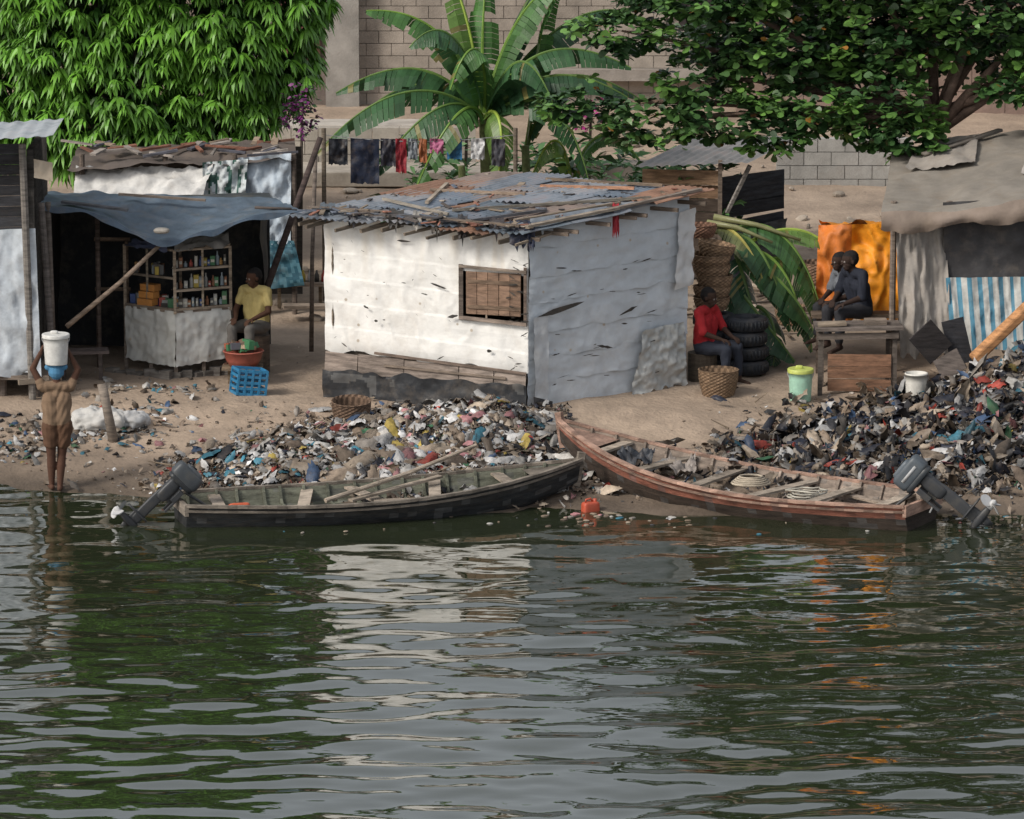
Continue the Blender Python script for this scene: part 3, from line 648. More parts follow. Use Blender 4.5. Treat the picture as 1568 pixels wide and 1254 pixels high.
# clothes line
s=ROOT('clothes_line',(-1.9,11,.8))
b=B();b.tube([(-2.75,11,3.25)]+[(-2.75+i*.35,11,3.25-.10*math.sin(math.pi*i/8)) for i in range(1,9)],.006,(.3,.3,.3),5)
b.tube([(-2.75,11,.8),(-2.75,11,3.35)],.035,(.16,.13,.1));b.tube([(.05,11,.8),(.05,11,3.35)],.035,(.16,.13,.1))
b.build('line_and_poles',MW,s)
b=B()
for x,w,l,c in((-2.68,.28,.38,(.012,.014,.02)),(-2.36,.42,.66,(.012,.017,.035)),(-1.92,.22,.4,(.02,.02,.03)),(-1.7,.16,.5,(.25,.02,.03)),(-1.52,.14,.3,(.2,.22,.24)),(-1.36,.12,.35,(.3,.1,.04)),(-1.2,.2,.22,(.4,.12,.22)),(-.95,.22,.3,(.03,.13,.25)),(-.6,.2,.3,(.5,.5,.5)),(-.3,.2,.4,(.05,.05,.06))):
    b.sheet((x,10.98,3.2-l),(x+w,10.98,3.19-l),(x+w,11,3.19),(x,11,3.2),12,14,.06,3,2,c,seed=int(w*77),edge=.05)
b.build('washing',MG,s,True)
# small dark rear shack right
s=ROOT('dark_plank_shack',(2.9,13,.9))
b=B()
for i in range(7): b.beam((2.0,12.6,1.0+i*.2),(3.1,12.4,1.0+i*.2),.02,.19,jit((.10,.075,.06) if i<6 else (.3,.19,.12),.3))
b.beam((1.95,12.55,2.42),(3.1,12.35,2.42),.03,.22,(.33,.22,.14))
for i in range(7): b.beam((3.12,12.4,1.0+i*.22+R(-.03,.03)),(4.1,13.2,1.05+i*.22+R(-.04,.04)),.02,.21,jit((.045,.05,.06),.4))
b.sheet((3.15,12.35,.9),(4.15,13.1,.95),(4.15,13.15,1.7),(3.15,12.4,1.6),14,10,.1,4,3,(.08,.085,.09),seed=3)
b.beam((3.2,12.3,1.9),(3.55,12.45,2.6),.05,.05,(.3,.28,.26));b.beam((3.1,12.3,.9),(3.1,12.3,2.7),.06,.06,(.2,.16,.13))
b.build('plank_walls',MW,s)
b=B();nu=50;vs=[V(1.8+1.75*i/nu+.9*j/4,12.1+.15*i/nu+1.6*j/4,2.62+.05*i/nu+.2*j/4+.012*math.sin(i*1.4)) for j in range(5) for i in range(nu+1)]
b.add(vs,[(j*(nu+1)+i,j*(nu+1)+i+1,(j+1)*(nu+1)+i+1,(j+1)*(nu+1)+i) for j in range(4) for i in range(nu)],(.24,.235,.23));b.build('roof_sheet',MM,s,True)
b=B()
for i in range(46):
    x,y=R(2.3,4.6),R(8.2,12);a=R(0,3);z=h(x,y)+.06+R(0,.35)*(x<3.6);b.beam((x,y,z),(x+math.cos(a)*R(.2,.7),y+math.sin(a)*.3,z+R(-.1,.3)*(x<3.6)),R(.03,.1),.03,jit(random.choice([(.25,.19,.14),(.12,.09,.07),(.36,.3,.25)]),.4))
b.build('scrap_timber',MW)

# ---------------------------------------------------------------- masonry behind
def blockwall(name,x0,x1,y,z0,z1,bw=.45,bh=.225,col=(.34,.295,.25),openings=[],th=.2,mortar=(.27,.235,.20)):
    root=ROOT(name,((x0+x1)/2,y,z0));b=B();j=0;z=z0
    while z<z1-.01:
        x=x0-(bw/2 if j%2 else 0)
        while x<x1:
            xa,xb=max(x,x0),min(x+bw,x1)
            if xb-xa>.03:
                cx,cz=(xa+xb)/2,z+bh/2
                if not any(o[0]-bw*.4<cx<o[1]+bw*.4 and o[2]-.05<cz<o[3]+.05 for o in openings):
                    b.box((cx,y-R(0,.008),cz),(xb-xa-.012,th,bh-.012),jit(col,.09))
            x+=bw
        z+=bh;j+=1
    b.build('blocks',MB_,root)
    b=B();b_op=sorted(openings)
    xs=[x0]+[v for o in b_op for v in(o[0],o[1])]+[x1]
    for i in range(0,len(xs),2): b.box(((xs[i]+xs[i+1])/2,y+.02,(z0+z1)/2-.01),(xs[i+1]-xs[i]-.01,th-.02,z1-z0-.03),mortar)
    for o in b_op:
        b.box(((o[0]+o[1])/2,y+.02,(z0+o[2])/2),(o[1]-o[0],th-.02,max(.05,o[2]-z0)),mortar);b.box(((o[0]+o[1])/2,y+.02,(z1+o[3])/2),(o[1]-o[0],th-.02,z1-o[3]),mortar)
    b.build('mortar',MB_,root);return root
bd=blockwall('block_building',-3.3,5,28,1.3,7.2,openings=[(3.0,3.9,2.9,4.2)])
b=B();b.box((-3.05,27.75,4.2),(.6,.3,6.0),(.30,.28,.255));b.box((1.2,27.78,2.1),(4.6,.3,.2),(.3,.27,.24));b.box((-3.9,27.9,4.2),(1.1,.2,6.2),(.16,.13,.115));b.box((.8,28,7.35),(9.4,1.2,.2),(.3,.27,.24))
b.box((-8,30,4.5),(7.2,.3,6.4),(.3,.25,.2));b.build('pillar_and_lintel',MB_,bd)
b=B()
for i in range(22): b.beam((-4.3,27.75,2.4+i*.14),(-3.45,27.75,2.4+i*.14),.04,.11,jit((.14,.06,.05),.2))
b.box((3.45,27.95,3.5),(.9,.05,1.35),(.05,.04,.04));b.build('shutter',MW,bd)
bd=blockwall('plastered_building',4.0,12,27,1.3,6.2,bw=1.2,bh=.6,col=(.27,.19,.155),openings=[(5,5.9,3.2,4.4)],mortar=(.25,.175,.14))
b=B();b.box((5.45,27.05,3.8),(.95,.05,1.2),(.06,.06,.07));b.build('window',MP,bd)
blockwall('low_block_wall',4.35,6.6,20,1.1,1.95,col=(.34,.33,.31),mortar=(.28,.27,.25))
blockwall('low_block_wall',-3.9,-.6,21,1.15,1.85,col=(.40,.36,.31))
cp=B();cp.box((-1.9,20.2,1.36),(4.4,1.2,.25),(.42,.37,.31));cp.box((-2.6,22.3,1.9),(2.6,.8,.12),(.46,.42,.37));cp.box((1.6,17.5,1.5),(1.6,.5,.9),(.30,.26,.22));cp.build('concrete_step',MB_,None,False,.02)
b=B()
for i in range(170):
    x,y=R(-3.5,7),R(9,24)
    s_=R(.3,.9);b.sup((x,y,h(x,y)+.02),(R(.05,.2)*s_,R(.05,.2)*s_,R(.04,.11)*s_),jit((.31,.26,.21),.35),.9,7,5,Matrix.Rotation(R(0,3),3,'Z')@Matrix.Rotation(R(-.5,.5),3,'X'))
b.build('rubble',MB_)
for (cx,cy,cz,r_) in((-3.2,13,3.35,.5),(-.75,16,2.95,.35),(1.2,17,2.8,.4)):
    t_=ROOT('bougainvillea_bush',(cx,cy,h(cx,cy)))
    P,Nn,S=crown_pts([((cx,cy,cz),(r_*.6,r_*.6,r_*.8))],90,(.3,1.1));PP,D,LL=rosette(P,Nn,5,.4,0,.04,.08);C=np.tile(np.array([.45,.03,.22]),(len(PP),1));g=rng.uniform(0,1,len(PP))<.35;C[g]=[.04,.09,.03]
    if r_==.5: C[~g]=[.16,.03,.14]
    leaves('blossom',PP,D,LL,LL*.4,.2,C*rng.uniform(.6,1.3,(len(PP),1)),ML,t_,[(0,.3),(.5,1),(1,.2)]);b=B();limb(b,[(cx,cy,h(cx,cy)),(cx+.05,cy,cz)],.04,.02);b.build('stem',MBK,t_,True)
P=np.stack([rng.uniform(-2,3.5,420),rng.uniform(12.5,15,420),np.zeros(420)],1);P[:,2]=H(P[:,0],P[:,1])+rng.uniform(.1,1.8,420)
PP,D,LL=rosette(P,np.tile([0,0,1.],(420,1)),7,.5,.2,.15,.4);leaves('undergrowth_plants',PP,D,LL,LL*.14,.4,np.array([.05,.12,.035])*rng.uniform(.5,2,(len(PP),1)),ML,None,[(0,.3),(.5,1),(1,.1)])

# ---------------------------------------------------------------- right shack
s=ROOT('tarp_shack',(6.9,6.5,.7))
b=B()
def rt(u,v):
    a=V(4.95,5.0,3.06);bq=V(9.2,4.9,3.32);c=V(9.2,9,3.85);d=V(5.35,8.4,3.4)
    p=(a*(1-u)+bq*u)*(1-v)+(d*(1-u)+c*u)*v
    p.z-=(1-v)**4*.05*(1+math.sin(u*9));p.z-=.12*math.sin(math.pi*v)*(.6+.4*math.sin(u*9+1));p.z+=.05*noise.noise(V(u*5,v*3,3))+.02*noise.noise(V(u*16,v*8,5))+.05*abs(noise.noise(V(u*8-v*3,v*4,15)));return p
nu,nv=90,36;b.add([rt(i/nu,j/nv) for j in range(nv+1) for i in range(nu+1)],[(j*(nu+1)+i,j*(nu+1)+i+1,(j+1)*(nu+1)+i+1,(j+1)*(nu+1)+i) for j in range(nv) for i in range(nu)],(.24,.215,.185))
ed=[rt(i/nu,0) for i in range(nu+1)];vs=[]
for i,q in enumerate(ed):
    dl=.24+.07*math.sin(i*.21)+.03*noise.noise(V(i*.4,0,0)); vs+= [q,q+V(0,-.05,-dl*.35),q+V(0,-.07+.03*math.sin(i*.6),-dl*.7),q+V(0,-.01+.03*math.sin(i*.6+1),-dl)]
b.add(vs,[(4*i+k,4*i+k+1,4*i+k+5,4*i+k+4) for i in range(nu) for k in(0,1,2)],(.24,.19,.155))
b.build('roof_tarp',MC,s,True)
b=B();b.sheet((5.25,5.2,1.0),(5.93,5.25,1.05),(5.85,5.3,3.0),(5.15,5.25,2.95),34,40,.1,5,2,(.33,.30,.27),seed=51,edge=.1);b.build('grey_curtain',MC,s,True)
b=B();b.sheet((5.85,5.3,2.05),(9,5.3,2.1),(9,5.3,3.25),(5.8,5.3,3.1),60,20,.05,5,2,(.055,.053,.055),seed=52);b.build('dark_mesh_screen',MT,s,True)
b=B();b.sheet((5.95,5.2,1.08),(9,5.2,1.15),(9,5.25,2.12),(5.85,5.25,2.08),200,20,.06,12,2,lambda u,v:(.10,.27,.38) if (u*22)%1<.42 else (.55,.55,.52),seed=53,edge=.1);b.build('striped_cloth',MT,s,True)
b=B()
for x in(5.15,5.9,7.2,8.6): b.tube([(x,5.4,.6),(x,5.4,3.1)],.045,(.2,.16,.13));b.tube([(x+.2,8.2,.6),(x+.2,8.2,3.3)],.045,(.2,.16,.13))
b.sheet((5.4,8.2,.7),(9,8.2,.7),(9,8.2,3.4),(5.4,8.2,3.3),10,10,.05,3,3,(.08,.07,.065),seed=3)
b.build('posts',MW,s)
b=B()
b.sheet(rt(.45,.35)+V(0,0,.06),rt(.75,.3)+V(0,0,.06),rt(.8,.62)+V(0,0,.06),rt(.5,.6)+V(0,0,.06),20,16,.05,4,4,(.40,.36,.33),seed=9)
b.sheet(rt(.06,.65)+V(0,0,.06),rt(.3,.6)+V(0,0,.06),rt(.32,.95)+V(0,0,.06),rt(.1,.95)+V(0,0,.06),20,16,.06,4,4,(.30,.27,.24),seed=19)
b.beam(rt(.12,.78)+V(0,0,.1),rt(.4,.95)+V(0,0,.08),.1,.04,(.16,.14,.12))
b.build('roof_patches',MC,s,True)
b=B();b.sheet((4.2,7.0,1.2),(5.35,6.9,1.2),(5.38,7.0,2.55),(4.25,7.2,2.5),44,44,.16,3,2.5,lambda u,v:(.80,.30,.02) if u>.4 else (.58,.17,.03),seed=71,edge=.15)
b.sheet((4.25,7.2,2.5),(5.38,7.0,2.55),(5.45,7.8,2.35),(4.5,7.8,2.3),20,10,.1,3,2.5,(.70,.26,.025),seed=72);b.build('orange_tarp',MT,None,True)
b=B();b.beam((6.12,3.9,1.2),(7.15,4.3,2.12),.2,.13,(.50,.25,.11));o=b.build('wooden_plank',MW,None,False,.03)
b=B();b.beam((5.75,4.6,1.15),(5.45,4.5,1.5),.4,.03,(.04,.035,.035),up=(0,-1,.2));b.beam((6.05,4.7,1.0),(5.9,4.7,1.6),.3,.03,(.035,.035,.04),up=(0,-1,.2));b.beam((5.7,4.4,.95),(6.0,4.3,1.15),.3,.03,(.12,.10,.09),up=(0,-1,.4));b.build('scrap_boards',MW)

s=ROOT('wooden_table',(4.65,5.1,.6))
b=B()
for i in range(4): b.beam((4.08,4.85+i*.16,1.44),(5.25+R(-.1,.06),4.85+i*.16,1.46),.15,.035,jit((.14,.115,.1),.3))
for x,y in((4.15,4.9),(5.15,4.9),(4.2,5.4),(5.1,5.4)): b.beam((x,y,.5),(x,y,1.42),.06,.06,(.12,.10,.085))
b.beam((4.1,4.84,1.34),(5.2,4.84,1.36),.03,.08,(.16,.13,.11))
for i in range(3): b.beam((4.25,4.86,.68+i*.17),(5.1,4.86,.68+i*.17+R(-.01,.01)),.025,.16,jit((.24,.13,.08),.2))
b.beam((4.12,5.0,1.48),(4.5,5.0,1.5),.2,.04,(.25,.2,.15));b.box((4.9,5.1,1.5),(.3,.2,.08),(.2,.16,.13))
b.build('table_top_and_box',MW,s)
b=B();b.beam((4.1,6.15,1.42),(5.3,6.15,1.42),.35,.05,(.15,.11,.08))
for x in(4.2,5.2):b.beam((x,6.15,.55),(x,6.15,1.39),.06,.06,(.13,.1,.08))
b.build('wooden_bench',MW)

# ---------------------------------------------------------------- baskets, tyres, buckets
BK_=(.30,.20,.125)
def basket(x,y,z,r,hh,col=BK_,rot=None,name='woven_basket'):
    b=B();n=int(hh/.022);pr=[(.01,0)]+[(r*(.78+.22*math.sin(min(1,i/n*1.1)*math.pi/2)),hh*i/n) for i in range(n+1)]
    pr+=[(r*1.03,hh+.01),(r*.97,hh+.015),(r*.92,hh-.02),(r*.8,hh*.2),(.01,hh*.15)]
    b.lathe(pr,(x,y,z),[jit(col,.2) for _ in range(9)],36,.004,rot);return b.build(name,MK,None)
for i in range(6):
    z=1.44+i*.15; basket(2.76+R(-.03,.03),6.45+R(-.03,.03),z,.27-R(0,.03),.17,rot=Matrix.Rotation(R(-.06,.06),3,'X') if i<5 else Matrix.Rotation(.2,3,'Y'))
basket(2.6,6.8,2.4,.22,.16,col=(.22,.12,.08));basket(4.0,9.5,h(4,9.5),.22,.25,col=(.3,.2,.13));basket(4.6,12.5,h(4.6,12.5),.28,.3,col=(.25,.16,.11))
basket(2.78,4.9,h(2.78,4.9)-.01,.27,.34,col=(.22,.145,.09));basket(-2.12,3.45,h(-2.12,3.45),.26,.3,col=(.17,.11,.075),rot=Matrix.Rotation(.12,3,'X'))
def tyre(x,y,z,r=.29,w=.19,rot=None):
    b=B();pr=[]
    for i in range(17):
        a=-math.pi/2+2*math.pi*i/16; pr.append((r-.075+.075*math.copysign(abs(math.cos(a))**.7,math.cos(a)),w/2+w/2*math.copysign(abs(math.sin(a))**.7,math.sin(a))))
    b.lathe(pr,(x,y,z),(.026,.03,.038),32,0,rot)
    for k in range(32):
        a=2*math.pi*k/32;d=V(math.cos(a)*r,math.sin(a)*r,w/2)
        q=(rot@d if rot else d)+V(x,y,z);rr=Matrix.Rotation(a,3,'Z');rr=rot@rr if rot else rr
        b.box(q,(.02,.03,w*.55),(.026,.03,.036),rr)
    b.build('tyre',MR,None,True)
for x,y,n in((2.8,6.45,4),(3.22,6.2,4),(3.2,6.9,3)):
    for i in range(n): tyre(x+R(-.03,.03),y+R(-.03,.03),.6+i*.2)
def bucket(name,x,y,z,r,hh,col,lid=None):
    s=ROOT(name,(x,y,z));b=B()
    pr=[(.01,0),(r*.84,0),(r*.86,.01)]+[(r*(.86+.12*i/4),hh*i/4*.93+.01) for i in range(1,5)]+[(r*1.05,hh*.94),(r*1.05,hh*.97),(r,hh)]
    pr+= [(r*.95,hh),(r*.85,hh*.5),(.01,.03)]
    b.lathe(pr,(x,y,z),col,32);b.build('body',MP,s,True)
    b=B();pts=[(x+r*1.06*math.cos(a),y-r*1.06*math.sin(a)*.35,z+hh*.9-abs(math.sin(a))*hh*.35) for a in [math.pi*i/12 for i in range(13)]];b.tube(pts,.006,(.3,.3,.3),6);b.build('handle',MP,s,True)
    if lid: b=B();b.lathe([(r*1.06,hh*.9),(r*1.08,hh),(r*1.02,hh*1.03),(r*.9,hh*1.02),(.01,hh*1.03)],(x,y,z),lid,32);b.sup((x-.02,y,z+hh*1.07),(.05,.03,.025),lid);b.build('lid',MP,s,True)
bucket('plastic_bucket',3.87,4.6,h(3.87,4.6),.165,.43,(.35,.58,.45),(.5,.56,.14))
bucket('plastic_bucket',5.35,3.75,h(5.35,3.75)-.02,.15,.40,(.62,.60,.55))
b=B();zb=h(-3.65,5.6);b.lathe([(.01,.45),(.18,.45),(.24,.55),(.27,.66),(.285,.665),(.27,.68),(.22,.58),(.01,.5)],(-3.66,5.7,zb-.2),(.36,.10,.07),32);b.build('red_basin',MP,None,True)
b=B()
for i in range(14): b.box((-3.7+R(-.13,.16),5.7+R(-.12,.12),zb+.5+R(0,.08)),(R(.08,.25),R(.06,.12),R(.05,.12)),jit(random.choice([(.05,.2,.09),(.3,.2,.12),(.4,.36,.1),(.2,.14,.1),(.1,.1,.12),(.35,.1,.06)])),Matrix.Rotation(R(0,3),3,'Z')@Matrix.Rotation(R(-.6,.6),3,'X'))
b.build('boxed_goods',MP);b=B();b.beam((-3.85,5.7,zb),(-3.85,5.7,zb+.225),.05,.05,(.2,.15,.1));b.beam((-3.45,5.7,zb),(-3.45,5.7,zb+.225),.05,.05,(.2,.15,.1));b.beam((-3.95,5.7,zb+.24),(-3.4,5.7,zb+.24),.4,.03,(.2,.15,.1));b.build('wooden_stool',MW)
b=B();M=Matrix.Translation((-3.55,5.0,h(-3.55,5.0)+.17))@Matrix.Rotation(.35,4,'Z')@Matrix.Rotation(.12,4,'Y');b.M=M;c=(.03,.20,.38)
for z in(-.16,-.08,0,.08,.16):
    for sx_ in(-.2,.2): b.box((sx_,0,z),(.02,.30,.035),c)
    for sy in(-.15,.15): b.box((0,sy,z),(.42,.02,.035),jit(c,.1))
for sx_ in(-.2,-.1,0,.1,.2):
    for sy in(-.15,.15): b.box((sx_,sy*1.03,0),(.03,.02,.34),c)
b.box((0,0,-.165),(.4,.3,.015),c);b.box((0,0,.12),(.37,.27,.015),(.02,.14,.3));b.build('plastic_crate',MP)
b=B();b.tube([(-5.2,2.9,h(-5.2,2.9)-.1),(-5.3,2.9,.75),(-5.36,2.95,1.05)],[.07,.06,.065],(.24,.20,.165),9);b.build('wooden_stump',MW,None,True)
b=B();b.sup((-5.45,3.4,h(-5.45,3.4)+.12),(.38,.25,.17),(.5,.49,.47),.8);b.sup((-5.05,3.5,h(-5.1,3.5)+.08),(.25,.2,.12),(.42,.42,.42),.8)
o=b.build('sack',MC,None,True);md=o.modifiers.new('s','SUBSURF');md.levels=md.render_levels=2;tx=bpy.data.textures.new('sk','CLOUDS');tx.noise_scale=.12;dm=o.modifiers.new('d','DISPLACE');dm.texture=tx;dm.strength=.14
s=ROOT('rear_bench',(-3.1,10.6,.75));b=B();b.beam((-3.5,10.6,1.12),(-2.7,10.6,1.12),.3,.05,(.28,.22,.17));b.beam((-3.4,10.6,.75),(-3.4,10.6,1.1),.05,.05,(.2,.15,.1));b.beam((-2.8,10.6,.75),(-2.8,10.6,1.1),.05,.05,(.2,.15,.1));b.beam((-3.3,9.6,.95),(-2.6,9.7,.93),.25,.05,(.28,.22,.17));b.build('seat',MW,s)
b=B()
for i in range(8): b.lathe([(.01,0),(.035,0),(.035,.1),(.015,.14),(.015,.17),(.01,.17)],(-3.45+i*.1,10.6,1.145),jit(random.choice([(.4,.3,.05),(.5,.5,.5),(.4,.05,.04),(.05,.05,.05)])),10)
b.build('bottles',MP,s,True)

# ---------------------------------------------------------------- garbage
pal=np.array([(.50,.48,.45),(.36,.32,.28),(.66,.65,.64),(.24,.18,.13),(.16,.12,.09),(.045,.045,.05),(.31,.24,.18),(.08,.14,.26),(.06,.22,.30),(.42,.07,.05),(.48,.36,.09),(.50,.24,.25),(.07,.19,.1),(.42,.34,.26),(.03,.035,.055)])
def debris(name,X,Y,size,w,lift=.03,tilt=.5,elong=1.0,G=3,sig=.4,crump=.30,smooth=False,dim=1.):
    n=len(X);Z=H(X,Y);e=.05
    N_=np.stack([-(H(X+e,Y,False)-H(X-e,Y,False))/(2*e),-(H(X,Y+e,False)-H(X,Y-e,False))/(2*e),np.ones(n)],1)+rng.normal(0,tilt,(n,3));N_/=np.linalg.norm(N_,axis=1,keepdims=True)
    T=np.cross(N_,rng.normal(size=(n,3)));T/=np.linalg.norm(T,axis=1,keepdims=True);Bt=np.cross(N_,T)
    s=size*np.minimum(rng.lognormal(0,sig,n),2.2);co=np.zeros((n,G*G,3));P=np.stack([X,Y,Z+lift*rng.uniform(0,1,n)],1);k=0
    el=elong*rng.uniform(.7,1.5,n);q=2/(G-1)
    for v in range(G):
        for u in range(G):
            uu=-1+u*q;vv=-1+v*q;rd=1 if G==3 else (1-.35*(uu*uu*vv*vv))
            co[:,k]=P+T*(s*el*(uu*rd+rng.normal(0,.26*q,n)))[:,None]+Bt*(s*.65*(vv*rd+rng.normal(0,.26*q,n)))[:,None]+N_*(s*(rng.normal(0,crump,n)+(.45*(1-uu*uu)*(1-vv*vv) if G>3 else 0)))[:,None];k+=1
    f=np.array([[j*G+i,j*G+i+1,(j+1)*G+i+1,(j+1)*G+i] for j in range(G-1) for i in range(G-1)]);F=((np.arange(n)*G*G)[:,None,None]+f).reshape(-1,4)
    # patches of the heap differ in dirtiness
    pt=(.78+.35*np.sin(X*3.1+1.3*np.sin(Y*2.7))*np.sin(Y*4.3+X*1.1))[:,None]
    w=np.array(w,dtype=float);C=pal[rng.choice(len(pal),n,p=w/w.sum())]*rng.uniform(.5,1.15,(n,1))*dim*np.clip(pt,.45,1.1);return mk(name,co.reshape(-1,3),F,np.repeat(C,(G-1)**2,axis=0),MG,None,smooth)
def gpts(lst):
    xs=[];ys=[]
    for cx,cy,sx_,sy,n in lst: xs.append(rng.normal(cx,sx_,n));ys.append(rng.normal(cy,sy,n))
    X=np.concatenate(xs);Y=np.concatenate(ys);ok=(H(X,Y)>-.02)
    fy=4.9-(X+2.5)*.332; ok&=~((X>-2.6)&(X<.21)&(Y>fy-.06)); ry=4+(X-.21)*.72; ok&=~((X>=.21)&(X<2.5)&(Y>ry-.2))
    ok&=~((X>.8)&(X<2.6)&(Y>2.0+.3*(X-.8)))
    return X[ok],Y[ok]
X,Y=gpts([(-.8,2.5,1.0,.6,5000),(-2.6,1.5,.8,.45,2600),(-3.4,1.1,.5,.3,500),(.1,2.4,.5,.6,1700),(-1.2,1.0,1.3,.4,2000),(-1.2,1.7,1.4,.5,2700),(-.8,3.5,.9,.35,1000)])
debris('garbage_heap',X,Y,.028,[3,6,2,9,9,6,7,.5,.6,.5,.6,.8,.4,5,3],.05,.5)
X,Y=gpts([(-.8,2.5,1.0,.6,950),(-2.6,1.5,.8,.45,620),(-1.2,1.2,1.3,.4,600),(-.6,3.4,.8,.35,240),(.2,2.4,.5,.6,280)])
debris('garbage_heap',X,Y,.05,[6,4,7,3,2,4,4,1.0,1.2,.8,.8,1.6,.5,4,2],.09,.5,1.2,5,.4,.14,True)
X,Y=gpts([(-.9,2.2,1.2,.55,200),(-2.6,1.5,.9,.45,120),(-1.5,1.1,1,.3,60)])
debris('plastic_bags',X,Y,.10,[6,3,8,.8,.4,1.5,2,.6,1.2,.4,.4,1.6,.2,3,1],.08,.4,1,7,.4,.10,True)
X,Y=gpts([(6.8,2.8,1.3,.8,9500),(4.5,1.9,.8,.5,3800),(5.6,1.2,1.5,.45,3800),(8,2.5,1,1,1500)])
debris('garbage_heap',X,Y,.032,[3,5,2,8,9,9,6,1,.6,.5,.3,.6,.3,5,8],.07,.8,1.4,dim=.8)
X,Y=gpts([(6.8,2.9,1.2,.7,2700),(4.8,1.9,.9,.5,1000),(5.8,1.3,1.3,.45,950)])
debris('rag_pile',X,Y,.06,[4,4,3,3,3,8,4,1.6,.9,.9,.3,.8,.4,5,9],.14,.9,1.5,5,.4,.15,True,.82)
X,Y=gpts([(6.8,2.9,1.1,.6,270),(4.9,2,.9,.5,100),(5.9,1.4,1.1,.4,80)])
debris('rag_pile',X,Y,.095,[5,4,6,1,1,8,2,1.6,1,.8,.2,.6,.3,4,8],.14,.8,1.4,7,.35,.12,True,.95)
X=rng.uniform(-7.5,7.5,2600);Y=rng.uniform(.2,8,2600);ok=H(X,Y)>.02;fy=4.9-(X+2.5)*.332;ok&=~((X>-2.7)&(X<2.6)&(Y>3.6));ok&=rng.uniform(0,1,2600)<np.clip(.8-Y/9,.2,1)
debris('litter',X[ok],Y[ok],.015,[4,3,4,6,5,4,5,.5,.5,.5,.4,.6,.4,4,1],.01,.2)
X,Y=gpts([(-6.5,3.2,.7,.4,260),(-5.4,3.3,.4,.35,180),(-4.9,3.9,.6,.5,90),(-5.0,5.1,.6,.2,60),(-6.9,2.6,.6,.3,120)])
debris('litter',X,Y,.042,[5,4,5,4,3,3,3,1.2,2.0,.3,.3,.4,.4,3,1],.04,.5,1,5,.4,.14,True)
b=B()
for i in range(170):
    x,y=random.choice([(random.gauss(-1.2,1.2),random.gauss(1.9,.6)),(random.gauss(6,1.3),random.gauss(2.2,.8))])
    if h(x,y)<.05 or (-2.6<x<2.5 and y>3.4): continue
    a=R(0,3.14);l=R(.1,.45);z=h(x,y)+.05;b.tube([(x,y,z),(x+math.cos(a)*l,y+math.sin(a)*l*.7,h(x+math.cos(a)*l,y+math.sin(a)*l*.7)+R(.04,.16))],[R(.008,.02),.006],jit((.22,.17,.12),.4),5)
b.build('driftwood_sticks',MW)
b=B()
for i in range(130):
    x,y=random.choice([(random.gauss(1.3,.6),random.gauss(-.4,.22)),(random.gauss(1.0,.9),random.gauss(-.5,.25)),(R(-4,6.5),R(-1.6,.2)),(random.gauss(6.0,.6),random.gauss(-.4,.3))])
    if h(x,y)>-.03: continue
    c=tuple(pal[random.choice([0,1,2,3,3,4,4,5,6,8,13,11])]*.8);s_=R(.010,.04);a=R(0,3);b.sup((x,y,.004),(s_*R(1,2),s_,.010),c,R(.5,1),8,4,Matrix.Rotation(a,3,'Z'))
b.build('floating_litter',MG)
def jerry(name,x,y,z,col,rot,s=1):
    b=B();b.M=Matrix.Translation((x,y,z))@rot.to_4x4()@Matrix.Scale(s,4);b.sup((0,0,.12),(.14,.08,.13),col,.35);b.lathe([(.03,0),(.03,.05),(.001,.05)],(.08,0,.24),col,14)
    b.tube([(-.09,0,.24),(-.08,0,.29),(.0,0,.30),(.04,0,.25)],.015,col,8);b.build(name,MP,None,True)
jerry('jerry_can',.98,-.1,-.08,(.45,.08,.04),Matrix.Rotation(.5,3,'Z'),.8)

